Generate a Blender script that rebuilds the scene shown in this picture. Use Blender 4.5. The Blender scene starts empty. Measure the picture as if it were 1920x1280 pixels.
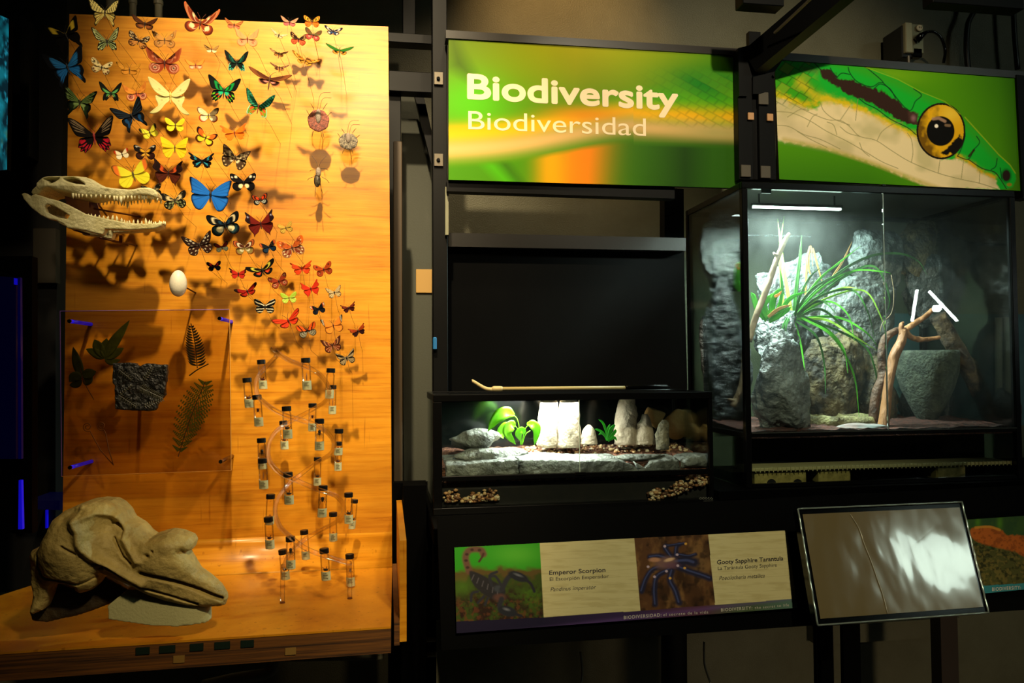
import bpy, math, random
import numpy as np
from mathutils import Vector, Matrix
sc = bpy.context.scene
COL = sc.collection
# ---------------------------------------------------------------- camera
FPX = 1450.0
YAW, PIT, ROL = math.radians(9.25), math.radians(2.03), math.radians(-0.35)
CAM = np.array([0.0, 0.0, 1.5])
Fv = np.array([math.sin(YAW)*math.cos(PIT), math.cos(YAW)*math.cos(PIT), math.sin(PIT)])
R0 = np.array([math.cos(YAW), -math.sin(YAW), 0.0]); U0 = np.cross(R0, Fv)
Rv = R0*math.cos(ROL)+U0*math.sin(ROL); Uv = -R0*math.sin(ROL)+U0*math.cos(ROL)
cd = bpy.data.cameras.new('camera'); cam = bpy.data.objects.new('camera', cd); COL.objects.link(cam)
cd.sensor_width = 36; cd.lens = FPX/1920*36; cd.clip_start = .02; cd.clip_end = 60
cam.matrix_world = Matrix(((Rv[0],Uv[0],-Fv[0],CAM[0]),(Rv[1],Uv[1],-Fv[1],CAM[1]),(Rv[2],Uv[2],-Fv[2],CAM[2]),(0,0,0,1)))
sc.camera = cam
sc.view_settings.view_transform = 'Standard'; sc.view_settings.look = 'None'
sc.view_settings.exposure = 0.0; sc.view_settings.gamma = 1.0
try: sc.view_settings.use_curve_mapping = False
except Exception: pass
def ray(px, py):
    d = Fv + Rv*((px-960)/FPX) - Uv*((py-640)/FPX)
    return d
def P(px, py, D):
    d = ray(px, py); return CAM + d*(D/d[1])
def PZ(px, py, z):
    d = ray(px, py); return CAM + d*((z-CAM[2])/d[2])
def pxm(D): return D/FPX*1.03          # metres per photo pixel near distance D
# ---------------------------------------------------------------- world and lamps
wd = bpy.data.worlds.new('world'); sc.world = wd; wd.use_nodes = True
wd.node_tree.nodes['Background'].inputs[0].default_value = (.55,.6,.5,1)
wd.node_tree.nodes['Background'].inputs[1].default_value = .010
def spot(name, loc, tgt, power, col, deg, blend, rad):
    l = bpy.data.lights.new(name, 'SPOT'); l.energy = power; l.color = col; l.spot_size = math.radians(deg); l.spot_blend = blend; l.shadow_soft_size = rad
    o = bpy.data.objects.new(name, l); COL.objects.link(o); o.location = loc
    o.rotation_euler = (Vector(tgt)-Vector(loc)).to_track_quat('-Z','Y').to_euler(); return o
def area(name, loc, tgt, power, col, sx, sy):
    l = bpy.data.lights.new(name, 'AREA'); l.energy = power; l.color = col; l.shape = 'RECTANGLE'; l.size = sx; l.size_y = sy
    o = bpy.data.objects.new(name, l); COL.objects.link(o); o.location = loc
    o.rotation_euler = (Vector(tgt)-Vector(loc)).to_track_quat('-Z','Y').to_euler(); return o
WARM = (1.0,.80,.50)
DB = 2.10     # plywood board front face
DT = 2.00     # small tank front
DV = 2.10     # tall terrarium front
DS = 2.27     # sign faces
DW = 2.85     # rear wall
spot('track_spot_board', (-.16, .70, 3.75), tuple(P(675,275,DB)), 620, (1,.80,.50), 42, 1.0, .035)
spot('track_spot_front', (.62, -.35, 2.9), tuple(P(570,960,1.8)), 165, (1,.77,.42), 29, 1.0, .08)
spot('added_fill_spot', (-.10, -.9, 3.3), tuple(P(560,330,DB)), 200, (1,.78,.46), 27, 1.0, .22)  # unseen fill added to lighten the shadows on the board
spot('track_spot_sign', (.30, 1.55, 3.5), tuple(P(985,50,DS)), 62, WARM, 58, .9, .03)
spot('track_spot_wall', (.62, 2.0, 3.45), tuple(P(1060,45,DW)), 60, (1,.60,.22), 50, 1.0, .03)
spot('track_spot_snake', (.75, -.35, 3.3), tuple(P(1500,220,DS)), 290, (1,.86,.60), 40, .9, .05)
spot('track_spot_labels', (.45, -.9, 3.4), tuple(P(1330,1090,1.7)), 230, (1,.9,.6), 34, .9, .04)
spot('added_low_fill', (1.7, -.6, .75), tuple(P(1680,1260,DW)), 62, (1,.80,.5), 52, 1.0, .1)  # unseen low light added to brighten the lower wall and cables
tk = P(1050,750,DT)
area('tank_led', (tk[0]-.02, DT+.12, tk[2]-.012), (tk[0]-.02, DT+.12, 0), 7.5, (.92,1,.93), .22, .07)
tv = P(1490,385,DV)
area('terrarium_led', (tv[0]-.03, DV+.125, tv[2]-.008), (tv[0]-.03, DV+.18, 0), 24, (.80,1,.93), .22, .03)
area('terrarium_led_rear', (tv[0]+.24, DV+.30, tv[2]+.01), (tv[0]+.24, DV+.30, 0), 3.0, (.72,1,.95), .30, .03)
# ---------------------------------------------------------------- helpers
def srgb(h):
    if isinstance(h, str):
        if len(h)==3: h = ''.join(c*2 for c in h)
        h = tuple(int(h[i:i+2],16)/255 for i in (0,2,4))
    return tuple((c/12.92 if c<=.04045 else ((c+.055)/1.055)**2.4) for c in h)
MATS = {}
def mat(name, c='888', r=.5, metal=0, c2=None, ns=8, lo=.4, hi=.6, nscale=(1,1,1), bump=0, bs=40, em=None, es=0, spec=.5, attr=False, transl=0, alpha=None, detail=6, coat=0, bd=.01):
    if name in MATS: return MATS[name]
    m = bpy.data.materials.new(name); m.use_nodes = True; nt = m.node_tree; N = nt.nodes; L = nt.links
    b = N['Principled BSDF']; b.inputs['Base Color'].default_value = (*srgb(c),1); b.inputs['Roughness'].default_value = r
    b.inputs['Metallic'].default_value = metal; b.inputs['Specular IOR Level'].default_value = spec
    if coat: b.inputs['Coat Weight'].default_value = coat; b.inputs['Coat Roughness'].default_value = .08
    if c2 or bump:
        tc = N.new('ShaderNodeTexCoord'); mp = N.new('ShaderNodeMapping'); mp.inputs['Scale'].default_value = nscale
        L.new(tc.outputs['Object'], mp.inputs['Vector'])
    if c2:
        n = N.new('ShaderNodeTexNoise'); n.inputs['Scale'].default_value = ns; n.inputs['Detail'].default_value = detail; n.inputs['Roughness'].default_value = .65
        cr = N.new('ShaderNodeValToRGB'); cr.color_ramp.elements[0].position = lo; cr.color_ramp.elements[1].position = hi
        cr.color_ramp.elements[0].color = (*srgb(c),1); cr.color_ramp.elements[1].color = (*srgb(c2),1)
        L.new(mp.outputs[0], n.inputs['Vector']); L.new(n.outputs['Fac'], cr.inputs[0]); L.new(cr.outputs[0], b.inputs['Base Color'])
    if bump:
        n2 = N.new('ShaderNodeTexNoise'); n2.inputs['Scale'].default_value = bs; n2.inputs['Detail'].default_value = 8
        bp = N.new('ShaderNodeBump'); bp.inputs['Strength'].default_value = bump; bp.inputs['Distance'].default_value = bd
        L.new(mp.outputs[0], n2.inputs['Vector']); L.new(n2.outputs['Fac'], bp.inputs['Height']); L.new(bp.outputs[0], b.inputs['Normal'])
    if attr:
        a = N.new('ShaderNodeAttribute'); a.attribute_name = 'Col'; L.new(a.outputs['Color'], b.inputs['Base Color'])
    if em: b.inputs['Emission Color'].default_value = (*srgb(em),1); b.inputs['Emission Strength'].default_value = es
    if transl:
        t = N.new('ShaderNodeBsdfTranslucent'); mx = N.new('ShaderNodeMixShader'); mx.inputs[0].default_value = transl
        if attr: L.new(a.outputs['Color'], t.inputs['Color'])
        else: t.inputs['Color'].default_value = (*srgb(c),1)
        L.new(b.outputs[0], mx.inputs[1]); L.new(t.outputs[0], mx.inputs[2]); L.new(mx.outputs[0], N['Material Output'].inputs['Surface'])
    if alpha is not None: b.inputs['Alpha'].default_value = alpha
    MATS[name] = m; return m
def glassmat(name, tint='fff', refl=1.0, rough=0.0, base=.0, dust=0):
    if name in MATS: return MATS[name]
    m = bpy.data.materials.new(name); m.use_nodes = True; nt = m.node_tree; N = nt.nodes; L = nt.links; N.remove(N['Principled BSDF'])
    t = N.new('ShaderNodeBsdfTransparent'); t.inputs[0].default_value = (*srgb(tint),1)
    g = N.new('ShaderNodeBsdfGlossy'); g.inputs['Roughness'].default_value = rough
    f = N.new('ShaderNodeFresnel'); f.inputs[0].default_value = 1.45
    k = N.new('ShaderNodeMath'); k.operation = 'MULTIPLY_ADD'; k.inputs[1].default_value = refl; k.inputs[2].default_value = base; k.use_clamp = True
    mx = N.new('ShaderNodeMixShader'); L.new(f.outputs[0], k.inputs[0]); L.new(k.outputs[0], mx.inputs[0])
    L.new(t.outputs[0], mx.inputs[1]); L.new(g.outputs[0], mx.inputs[2]); L.new(mx.outputs[0], N['Material Output'].inputs['Surface'])
    if dust:
        tl = N.new('ShaderNodeBsdfTranslucent'); tl.inputs[0].default_value = (.9,1,.95,1); nz = N.new('ShaderNodeTexNoise'); nz.inputs['Scale'].default_value = 9; nz.inputs['Detail'].default_value = 9
        km = N.new('ShaderNodeMath'); km.operation = 'MULTIPLY'; km.inputs[1].default_value = dust*2; L.new(nz.outputs['Fac'], km.inputs[0])
        m2 = N.new('ShaderNodeMixShader'); L.new(km.outputs[0], m2.inputs[0]); L.new(mx.outputs[0], m2.inputs[1]); L.new(tl.outputs[0], m2.inputs[2]); L.new(m2.outputs[0], N['Material Output'].inputs['Surface'])
    MATS[name] = m; return m
ORG = {}
def thing(name, label, cat, loc, group=None, kind=None):
    o = bpy.data.objects.new(name, None); o.empty_display_size = .02; COL.objects.link(o); o.location = Vector(loc); ORG[o] = np.array(loc, float)
    o['label'] = label; o['category'] = cat
    if group: o['group'] = group
    return o
def tag(o, label=None, cat=None, group=None, kind=None):
    if label: o['label'] = label
    if cat: o['category'] = cat
    if group: o['group'] = group
    if kind: o['kind'] = kind
    return o
def mk(name, geo, m, parent=None, smooth=False, cols=None, label=None):
    v, f = geo; v = np.asarray(v, float)
    if parent is not None: org = ORG[parent]
    else:
        org = (v.min(0)+v.max(0))/2; org[2] = v[:,2].min()
    me = bpy.data.meshes.new(name)
    if isinstance(f, np.ndarray):
        me.vertices.add(len(v)); me.vertices.foreach_set('co', (v-org).astype(np.float32).ravel())
        k = f.shape[1]; me.loops.add(f.size); me.loops.foreach_set('vertex_index', f.astype(np.int32).ravel())
        me.polygons.add(len(f)); me.polygons.foreach_set('loop_start', np.arange(0, f.size, k, dtype=np.int32))
        try: me.polygons.foreach_set('loop_total', np.full(len(f), k, dtype=np.int32))
        except Exception: pass
        me.update(calc_edges=True); me.validate()
    else:
        me.from_pydata([tuple(p) for p in (v-org)], [], [tuple(q) for q in f]); me.update()
    if cols is not None:
        ca = me.color_attributes.new('Col', 'FLOAT_COLOR', 'POINT'); c4 = np.ones((len(v),4), np.float32); c4[:,:3] = cols
        ca.data.foreach_set('color', c4.ravel())
    if smooth: me.polygons.foreach_set('use_smooth', np.ones(len(me.polygons), bool))
    me.materials.append(m)
    o = bpy.data.objects.new(name, me); COL.objects.link(o)
    if parent is not None: o.parent = parent; ORG[o] = org
    else: o.location = Vector(org); ORG[o] = org
    if label: o['label'] = label
    return o
def structure(name, geo, m, **k):
    o = mk(name, geo, m, **k); o['kind'] = 'structure'; return o
def join(*gs):
    V=[];F=[];n=0
    for v,f in gs:
        V.append(np.asarray(v,float)); F += [[i+n for i in q] for q in (f.tolist() if isinstance(f,np.ndarray) else f)]; n += len(v)
    return np.vstack(V), F
HEX = [(0,1,3,2),(4,6,7,5),(0,4,5,1),(2,3,7,6),(0,2,6,4),(1,5,7,3)]
def box(x0,x1,y0,y1,z0,z1):
    return np.array([(x,y,z) for x in (x0,x1) for y in (y0,y1) for z in (z0,z1)], float), list(HEX)
def bev(x0,x1,y0,y1,z0,z1,b=.002):
    # box with chamfered edges
    c = [(x0+x1)/2,(y0+y1)/2,(z0+z1)/2]; h=[abs(x1-x0)/2,abs(y1-y0)/2,abs(z1-z0)/2]; b=min(b,*[q*.45 for q in h]); V=[]
    for sx in(-1,1):
        for sy in(-1,1):
            for sz in(-1,1):
                V += [(c[0]+sx*h[0],c[1]+sy*(h[1]-b),c[2]+sz*(h[2]-b)),(c[0]+sx*(h[0]-b),c[1]+sy*h[1],c[2]+sz*(h[2]-b)),(c[0]+sx*(h[0]-b),c[1]+sy*(h[1]-b),c[2]+sz*h[2])]
    I=lambda sx,sy,sz,k:((sx*4+sy*2+sz)*3+k); F=[]
    for s in(0,1):
        F += [(I(s,0,0,0),I(s,0,1,0),I(s,1,1,0),I(s,1,0,0)),(I(0,s,0,1),I(0,s,1,1),I(1,s,1,1),I(1,s,0,1)),(I(0,0,s,2),I(0,1,s,2),I(1,1,s,2),I(1,0,s,2))]
        for t in(0,1):
            F += [(I(s,t,0,0),I(s,t,1,0),I(s,t,1,1),I(s,t,0,1)),(I(s,0,t,0),I(s,1,t,0),I(s,1,t,2),I(s,0,t,2)),(I(0,s,t,1),I(1,s,t,1),I(1,s,t,2),I(0,s,t,2))]
            for u in(0,1): F.append((I(s,t,u,0),I(s,t,u,1),I(s,t,u,2)))
    return np.array(V),F
def prism(pts, d0, d1):
    # traced outline (photo pixels on plane y=d0) pushed back to y=d1 parallel to the wall normal
    a = np.array([P(x,y,d0) for x,y in pts]); b = a.copy(); b[:,1] = d1; n=len(pts)
    return np.vstack([a,b]), [tuple(range(n)), tuple(range(2*n-1,n-1,-1))]+[(i,i+n,(i+1)%n+n,(i+1)%n) for i in range(n)]
def catmull(pts, n=6, closed=False):
    p = np.asarray(pts,float); m=len(p); out=[]
    rng = range(m if closed else m-1)
    for i in rng:
        p0 = p[(i-1)%m] if closed or i>0 else 2*p[0]-p[1]; p1=p[i]; p2=p[(i+1)%m]; p3 = p[(i+2)%m] if closed or i+2<m else 2*p[-1]-p[-2]
        for k in range(n):
            t=k/n; out.append(.5*((2*p1)+(-p0+p2)*t+(2*p0-5*p1+4*p2-p3)*t*t+(-p0+3*p1-3*p2+p3)*t**3))
    if not closed: out.append(p[-1])
    return np.array(out)
def tube(pts, rad, seg=8, sm=0, cap=True, flat=1.0):
    p = np.asarray(pts,float); r = np.full(len(p), rad) if np.isscalar(rad) else np.asarray(rad,float)
    if sm: q = catmull(np.column_stack([p,r]), sm); p=q[:,:3]; r=np.maximum(q[:,3],1e-5)
    n=len(p); T=np.gradient(p,axis=0); T/=np.linalg.norm(T,axis=1)[:,None]+1e-12
    up=np.array([0,0,1.]) if abs(T[0][2])<.9 else np.array([0,1.,0]); V=[]
    a=np.cross(T[0],up); a/=np.linalg.norm(a)
    for i in range(n):
        a=a-T[i]*(a@T[i]); a/=np.linalg.norm(a)+1e-12; b=np.cross(T[i],a)
        for k in range(seg):
            w=2*math.pi*k/seg; V.append(p[i]+(a*math.cos(w)+b*math.sin(w)*flat)*r[i])
    F=[(i*seg+k,i*seg+(k+1)%seg,(i+1)*seg+(k+1)%seg,(i+1)*seg+k) for i in range(n-1) for k in range(seg)]
    if cap: F += [tuple(range(seg-1,-1,-1)), tuple(range((n-1)*seg,n*seg))]
    return np.array(V),F
def lathe(c, prof, seg=20, axis=(0,0,1)):
    # prof: (radius, height) pairs along axis
    ax=Vector(axis).normalized(); q=Vector((0,0,1)).rotation_difference(ax); V=[];n=len(prof)
    for r,h in prof:
        for k in range(seg):
            w=2*math.pi*k/seg; v=q@Vector((r*math.cos(w),r*math.sin(w),h)); V.append((c[0]+v.x,c[1]+v.y,c[2]+v.z))
    F=[(i*seg+k,i*seg+(k+1)%seg,(i+1)*seg+(k+1)%seg,(i+1)*seg+k) for i in range(n-1) for k in range(seg)]
    F += [tuple(range(seg-1,-1,-1)), tuple(range((n-1)*seg,n*seg))]
    return np.array(V),F
def polysd(X, Y, poly):
    # signed distance to polygon, negative inside
    p=np.asarray(poly,float); d=np.full(X.shape,1e9); ins=np.zeros(X.shape,bool); n=len(p)
    for i in range(n):
        a=p[i];b=p[(i+1)%n]; e=b-a; t=np.clip(((X-a[0])*e[0]+(Y-a[1])*e[1])/(e@e+1e-12),0,1)
        d=np.minimum(d,(X-a[0]-e[0]*t)**2+(Y-a[1]-e[1]*t)**2)
        c=((a[1]>Y)!=(b[1]>Y))&(X<(b[0]-a[0])*(Y-a[1])/((b[1]-a[1]) if b[1]!=a[1] else 1e-9)+a[0]); ins^=c
    d=np.sqrt(d); return np.where(ins,-d,d)
def lined(X,Y,pts):
    p=np.asarray(pts,float); d=np.full(X.shape,1e9)
    for a,b in zip(p[:-1],p[1:]):
        e=b-a; t=np.clip(((X-a[0])*e[0]+(Y-a[1])*e[1])/(e@e+1e-12),0,1); d=np.minimum(d,(X-a[0]-e[0]*t)**2+(Y-a[1]-e[1]*t)**2)
    return np.sqrt(d)
def nets(S):
    # surface nets on a scalar grid S (negative inside); returns vertices in index space and quads
    ins=S<0; nx,ny,nz=S.shape; cnt=np.zeros((nx-1,ny-1,nz-1)); acc=np.zeros((nx-1,ny-1,nz-1,3))
    C=[(i,j,k) for i in(0,1) for j in(0,1) for k in(0,1)]
    sl=lambda c:(slice(c[0],nx-1+c[0]),slice(c[1],ny-1+c[1]),slice(c[2],nz-1+c[2]))
    for a in C:
        for ax in range(3):
            if a[ax]: continue
            b=list(a); b[ax]=1; sa=S[sl(a)]; sb=S[sl(b)]; cr=(sa<0)!=(sb<0); t=np.where(cr, sa/np.where(cr,sa-sb,1),0)
            cnt+=cr
            for d in range(3): acc[...,d]+=np.where(cr, a[d]+(t if d==ax else 0),0)
    act=cnt>0; idx=np.full(act.shape,-1); idx[act]=np.arange(act.sum()); g=np.argwhere(act); v=g+acc[act]/cnt[act][:,None]
    F=[]
    for ax in range(3):
        u,w=(ax+1)%3,(ax+2)%3; s0=[slice(1,-1)]*3; s0[ax]=slice(0,-1); s1=list(s0); s1[ax]=slice(1,None)
        A=ins[tuple(s0)];B=ins[tuple(s1)]
        for cond,rev in((A&~B,False),(~A&B,True)):
            q=np.argwhere(cond); base=q.copy(); base[:,u]+=1; base[:,w]+=1
            def id_(du,dw):
                r=base.copy(); r[:,u]+=du; r[:,w]+=dw; return idx[r[:,0],r[:,1],r[:,2]]
            f=np.column_stack([id_(-1,-1),id_(0,-1),id_(0,0),id_(-1,0)])
            F.append(f[:,::-1] if rev else f)
    F=np.vstack(F); return v,F[(F>=0).all(1)]
def vnoise(p, seed=0, octv=3):
    # smooth value noise, p: (...,3)
    out=0; amp=1; rs=np.random.RandomState(seed); T=rs.rand(32,32,32)
    for o in range(octv):
        i=np.floor(p).astype(int); f=p-i; f=f*f*(3-2*f); r=0
        for a in(0,1):
            for b in(0,1):
                for c in(0,1):
                    w=(f[...,0] if a else 1-f[...,0])*(f[...,1] if b else 1-f[...,1])*(f[...,2] if c else 1-f[...,2])
                    r=r+w*T[(i[...,0]+a)%32,(i[...,1]+b)%32,(i[...,2]+c)%32]
        out=out+amp*(r-.5); amp*=.5; p=p*2.03+7.1
    return out
def sphere(n=3):
    import bmesh
    bm=bmesh.new(); bmesh.ops.create_icosphere(bm,subdivisions=n,radius=1); v=np.array([x.co[:] for x in bm.verts]); f=np.array([[q.index for q in y.verts] for y in bm.faces]); bm.free(); return v,f
SPH={n:sphere(n) for n in(1,2,3,4,5)}
def rockg(c, s, seed=0, n=4, amp=.35, fac=7, rot=0, rough=.06, cut=True):
    v,f=SPH[n]; v=v.copy(); rs=np.random.RandomState(seed)
    if cut:
        for _ in range(fac):
            d=rs.randn(3); d/=np.linalg.norm(d); h=rs.uniform(.55,.85); t=v@d; v=v-np.outer(np.maximum(t-h,0)*.92,d)
    v=v*(1+amp*vnoise(v*1.3+seed,seed,2))[:,None]; v=v*(1+rough*vnoise(v*6+seed,seed+1,3))[:,None]
    v=v*np.array(s); a=math.radians(rot); M=np.array([[math.cos(a),0,math.sin(a)],[0,1,0],[-math.sin(a),0,math.cos(a)]])
    return v@M.T+np.array(c), f
def rock(px0,py0,px1,py1,D,depth,seed,**k):
    # rock filling a traced box in the photo at distance D
    c=P((px0+px1)/2,(py0+py1)/2,D); a=P(px0,py1,D); b=P(px1,py0,D)
    return rockg(c,((b[0]-a[0])/2*1.12,depth/2,(b[2]-a[2])/2*1.12),seed,**k)
def ring(path, wid, nrm, mid=0.0, th=.0006):
    # leaf blade: path points, width per point, surface normal; a thin closed solid with a folded midrib
    p=np.asarray(path,float); w=np.asarray(wid,float); T=np.gradient(p,axis=0); T/=np.linalg.norm(T,axis=1)[:,None]+1e-9
    S=np.cross(T,np.asarray(nrm,float)); S/=np.linalg.norm(S,axis=1)[:,None]+1e-9; N=np.cross(S,T); n=len(p); V=[]
    for i in range(n):
        for s in(-1,-.5,0,.5,1): V.append(p[i]+S[i]*s*w[i]+N[i]*(abs(s)*mid*w[i]))
    for i in range(n):
        for s in(-1,-.5,0,.5,1): V.append(p[i]+S[i]*s*w[i]+N[i]*(abs(s)*mid*w[i]-th))
    F=[];m=5*n
    for i in range(n-1):
        for k in range(4):
            a=i*5+k; F+= [(a,a+1,a+6,a+5),(m+a,m+a+5,m+a+6,m+a+1)]
        for k,fl in((0,0),(4,1)):
            a=i*5+k; q=(a,a+5,m+a+5,m+a); F.append(q[::-1] if fl else q)
    return np.array(V),F
def painted(name, quad, D, res, fn, m, parent, th=0, lift=0):
    # flat panel: quad = 4 traced corners (tl,tr,br,bl) given as world points; fn(A,B) colours over the unit square -> artwork print
    nx,ny=res; a,b=np.meshgrid(np.linspace(0,1,nx),np.linspace(0,1,ny)); q=[np.asarray(p,float) for p in quad]
    W=((1-a)*(1-b))[...,None]*q[0]+(a*(1-b))[...,None]*q[1]+(a*b)[...,None]*q[2]+((1-a)*b)[...,None]*q[3]
    n=np.cross(q[1]-q[0],q[3]-q[0]); n/=np.linalg.norm(n); n=n if n[1]<0 else -n; W=W+n*lift
    c=fn(a,b); i=np.arange(nx*ny).reshape(ny,nx); f=np.stack([i[:-1,:-1],i[1:,:-1],i[1:,1:],i[:-1,1:]],-1).reshape(-1,4)
    return mk(name,(W.reshape(-1,3),f),m,parent,cols=c.reshape(-1,3))
def lin(c): return np.array(srgb(c))
class Art:
    # layered artwork evaluated on a grid; coordinates are those the artwork was traced in
    def __init__(s,X,Y,base): s.X=X; s.Y=Y; s.c=np.ones(X.shape+(3,))*np.array(base)
    def mix(s,col,w):
        w=np.clip(w,0,1)[...,None]; s.c=s.c*(1-w)+(lin(col) if isinstance(col,(str,tuple)) else col)*w
    def poly(s,pts,col,soft=2,op=1,wob=0,seed=0):
        d=polysd(s.X,s.Y,pts)
        if wob: d=d+wob*s.n(.05,seed)
        s.mix(col,op*(.5-d/soft/2))
    def blob(s,x,y,rx,ry,col,op=1,hard=1,rot=0):
        a=math.radians(rot); dx=(s.X-x)*math.cos(a)+(s.Y-y)*math.sin(a); dy=-(s.X-x)*math.sin(a)+(s.Y-y)*math.cos(a)
        r=np.sqrt((dx/rx)**2+(dy/ry)**2); s.mix(col,op*np.clip((1.0-r)*hard+.0,0,1) if hard<50 else op*(r<1))
    def line(s,pts,col,w=2,op=1,sm=0):
        if sm: pts=catmull(pts,sm)
        s.mix(col,op*np.clip(1.0-(lined(s.X,s.Y,pts)-w/2)/max(w*.6,1.0),0,1))
    def n(s,f,seed=0,o=3,sy=1):
        return vnoise(np.stack([s.X*f,s.Y*f*sy,np.full(s.X.shape,seed*3.3)],-1),seed,o)
def text(name, body, p0, p1, h, m, parent, up=(0,0,1), bold=0, ital=0, out=.0006, space=1.0, heavy=0):
    # lettering between world points p0 (baseline start) and p1 (baseline end); cap height h
    cu=bpy.data.curves.new('lettering','FONT'); cu.body=body; cu.size=1; cu.offset=bold; cu.shear=ital; cu.space_character=space; cu.extrude=0
    to=bpy.data.objects.new('lettering',cu); COL.objects.link(to); dg=bpy.context.evaluated_depsgraph_get(); dg.update()
    me=bpy.data.meshes.new_from_object(to.evaluated_get(dg)); bpy.data.objects.remove(to)
    v=np.array([q.co[:] for q in me.vertices]); f=[tuple(q.vertices) for q in me.polygons]; bpy.data.meshes.remove(me)
    if not len(v): return None
    x0,x1=v[:,0].min(),v[:,0].max(); p0=np.asarray(p0,float); p1=np.asarray(p1,float); ex=p1-p0; up=np.asarray(up,float)
    n=np.cross(ex,up); n/=np.linalg.norm(n); n=n if n[1]<0 else -n
    W=p0+np.outer((v[:,0]-x0)/(x1-x0),ex)+np.outer(v[:,1]/.729*h,up)+n*out
    if heavy:
        eu=ex/np.linalg.norm(ex)*np.linalg.norm(up)*heavy*h; ev=up*heavy*h
        return mk(name,join(*[(W+eu*math.cos(k)*(k>=0)+ev*math.sin(k)*(k>=0)+n*.00001*i,f) for i,k in enumerate([0,.79,1.57,2.36,3.14,3.93,4.71,5.5])]),m,parent)
    return mk(name,(W,f),m,parent)
def bil(q,a,b):
    q=[np.asarray(p,float) for p in q]; return (1-a)*(1-b)*q[0]+a*(1-b)*q[1]+a*b*q[2]+(1-a)*b*q[3]
def invbil(quad, x, y):
    # unit coordinates of a traced point inside a traced quad
    a=b=.5
    for _ in range(12):
        p=bil([np.array(k,float) for k in quad],a,b); e=np.array([x,y])-p; h=1e-4
        J=np.column_stack([(bil([np.array(k,float) for k in quad],a+h,b)-p)/h,(bil([np.array(k,float) for k in quad],a,b+h)-p)/h]); s=np.linalg.solve(J,e); a+=s[0]; b+=s[1]
    return a,b
rnd=random.Random(5)
BLACK=mat('black_powder_coat','030303',.45,spec=.15)
GLOSS=mat('gloss_black_plastic','030303',.14,spec=.4)
GLASS=glassmat('clear_glass','f8fcfa',.9)
DUSTY=glassmat('dusty_glass','f8fcfa',.9,dust=.009)
# ---------------------------------------------------------------- setting
WALL=mat('painted_wall','5c5942',.55,c2='66634c',ns=3,bump=.25,bs=220)
DARKF=mat('dark_floor','1d1a17',.6,c2='26211c',ns=6)
DARKC=mat('dark_ceiling','0c0c0c',.9,bump=.1,bs=20)
structure('floor',box(-4,6,-3.2,DW+.1,-.06,0),DARKF)
structure('ceiling',box(-4,6,-3.2,DW+.1,4.2,4.3),DARKC)
structure('wall_back',box(-4,6,DW,DW+.1,0,4.2),WALL)
structure('wall_left',box(-4.1,-4,-3.2,DW,0,4.2),DARKC)
structure('wall_right',box(6,6.1,-3.2,DW,0,4.2),DARKC)
structure('wall_front',box(-4,6,-3.3,-3.2,0,4.2),DARKC)
def wbox(px0,py0,px1,py1,D,d2,b=.0):
    a=P(px0,py1,D); c=P(px1,py0,D)
    x0,x1=min(a[0],c[0]),max(a[0],c[0]); z0,z1=min(a[2],c[2]),max(a[2],c[2])
    return bev(x0,x1,D,D+d2,z0,z1,b) if b else box(x0,x1,D,D+d2,z0,z1)
def wx(px,py,D): return P(px,py,D)[0]
def wz(px,py,D): return P(px,py,D)[2]
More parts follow.
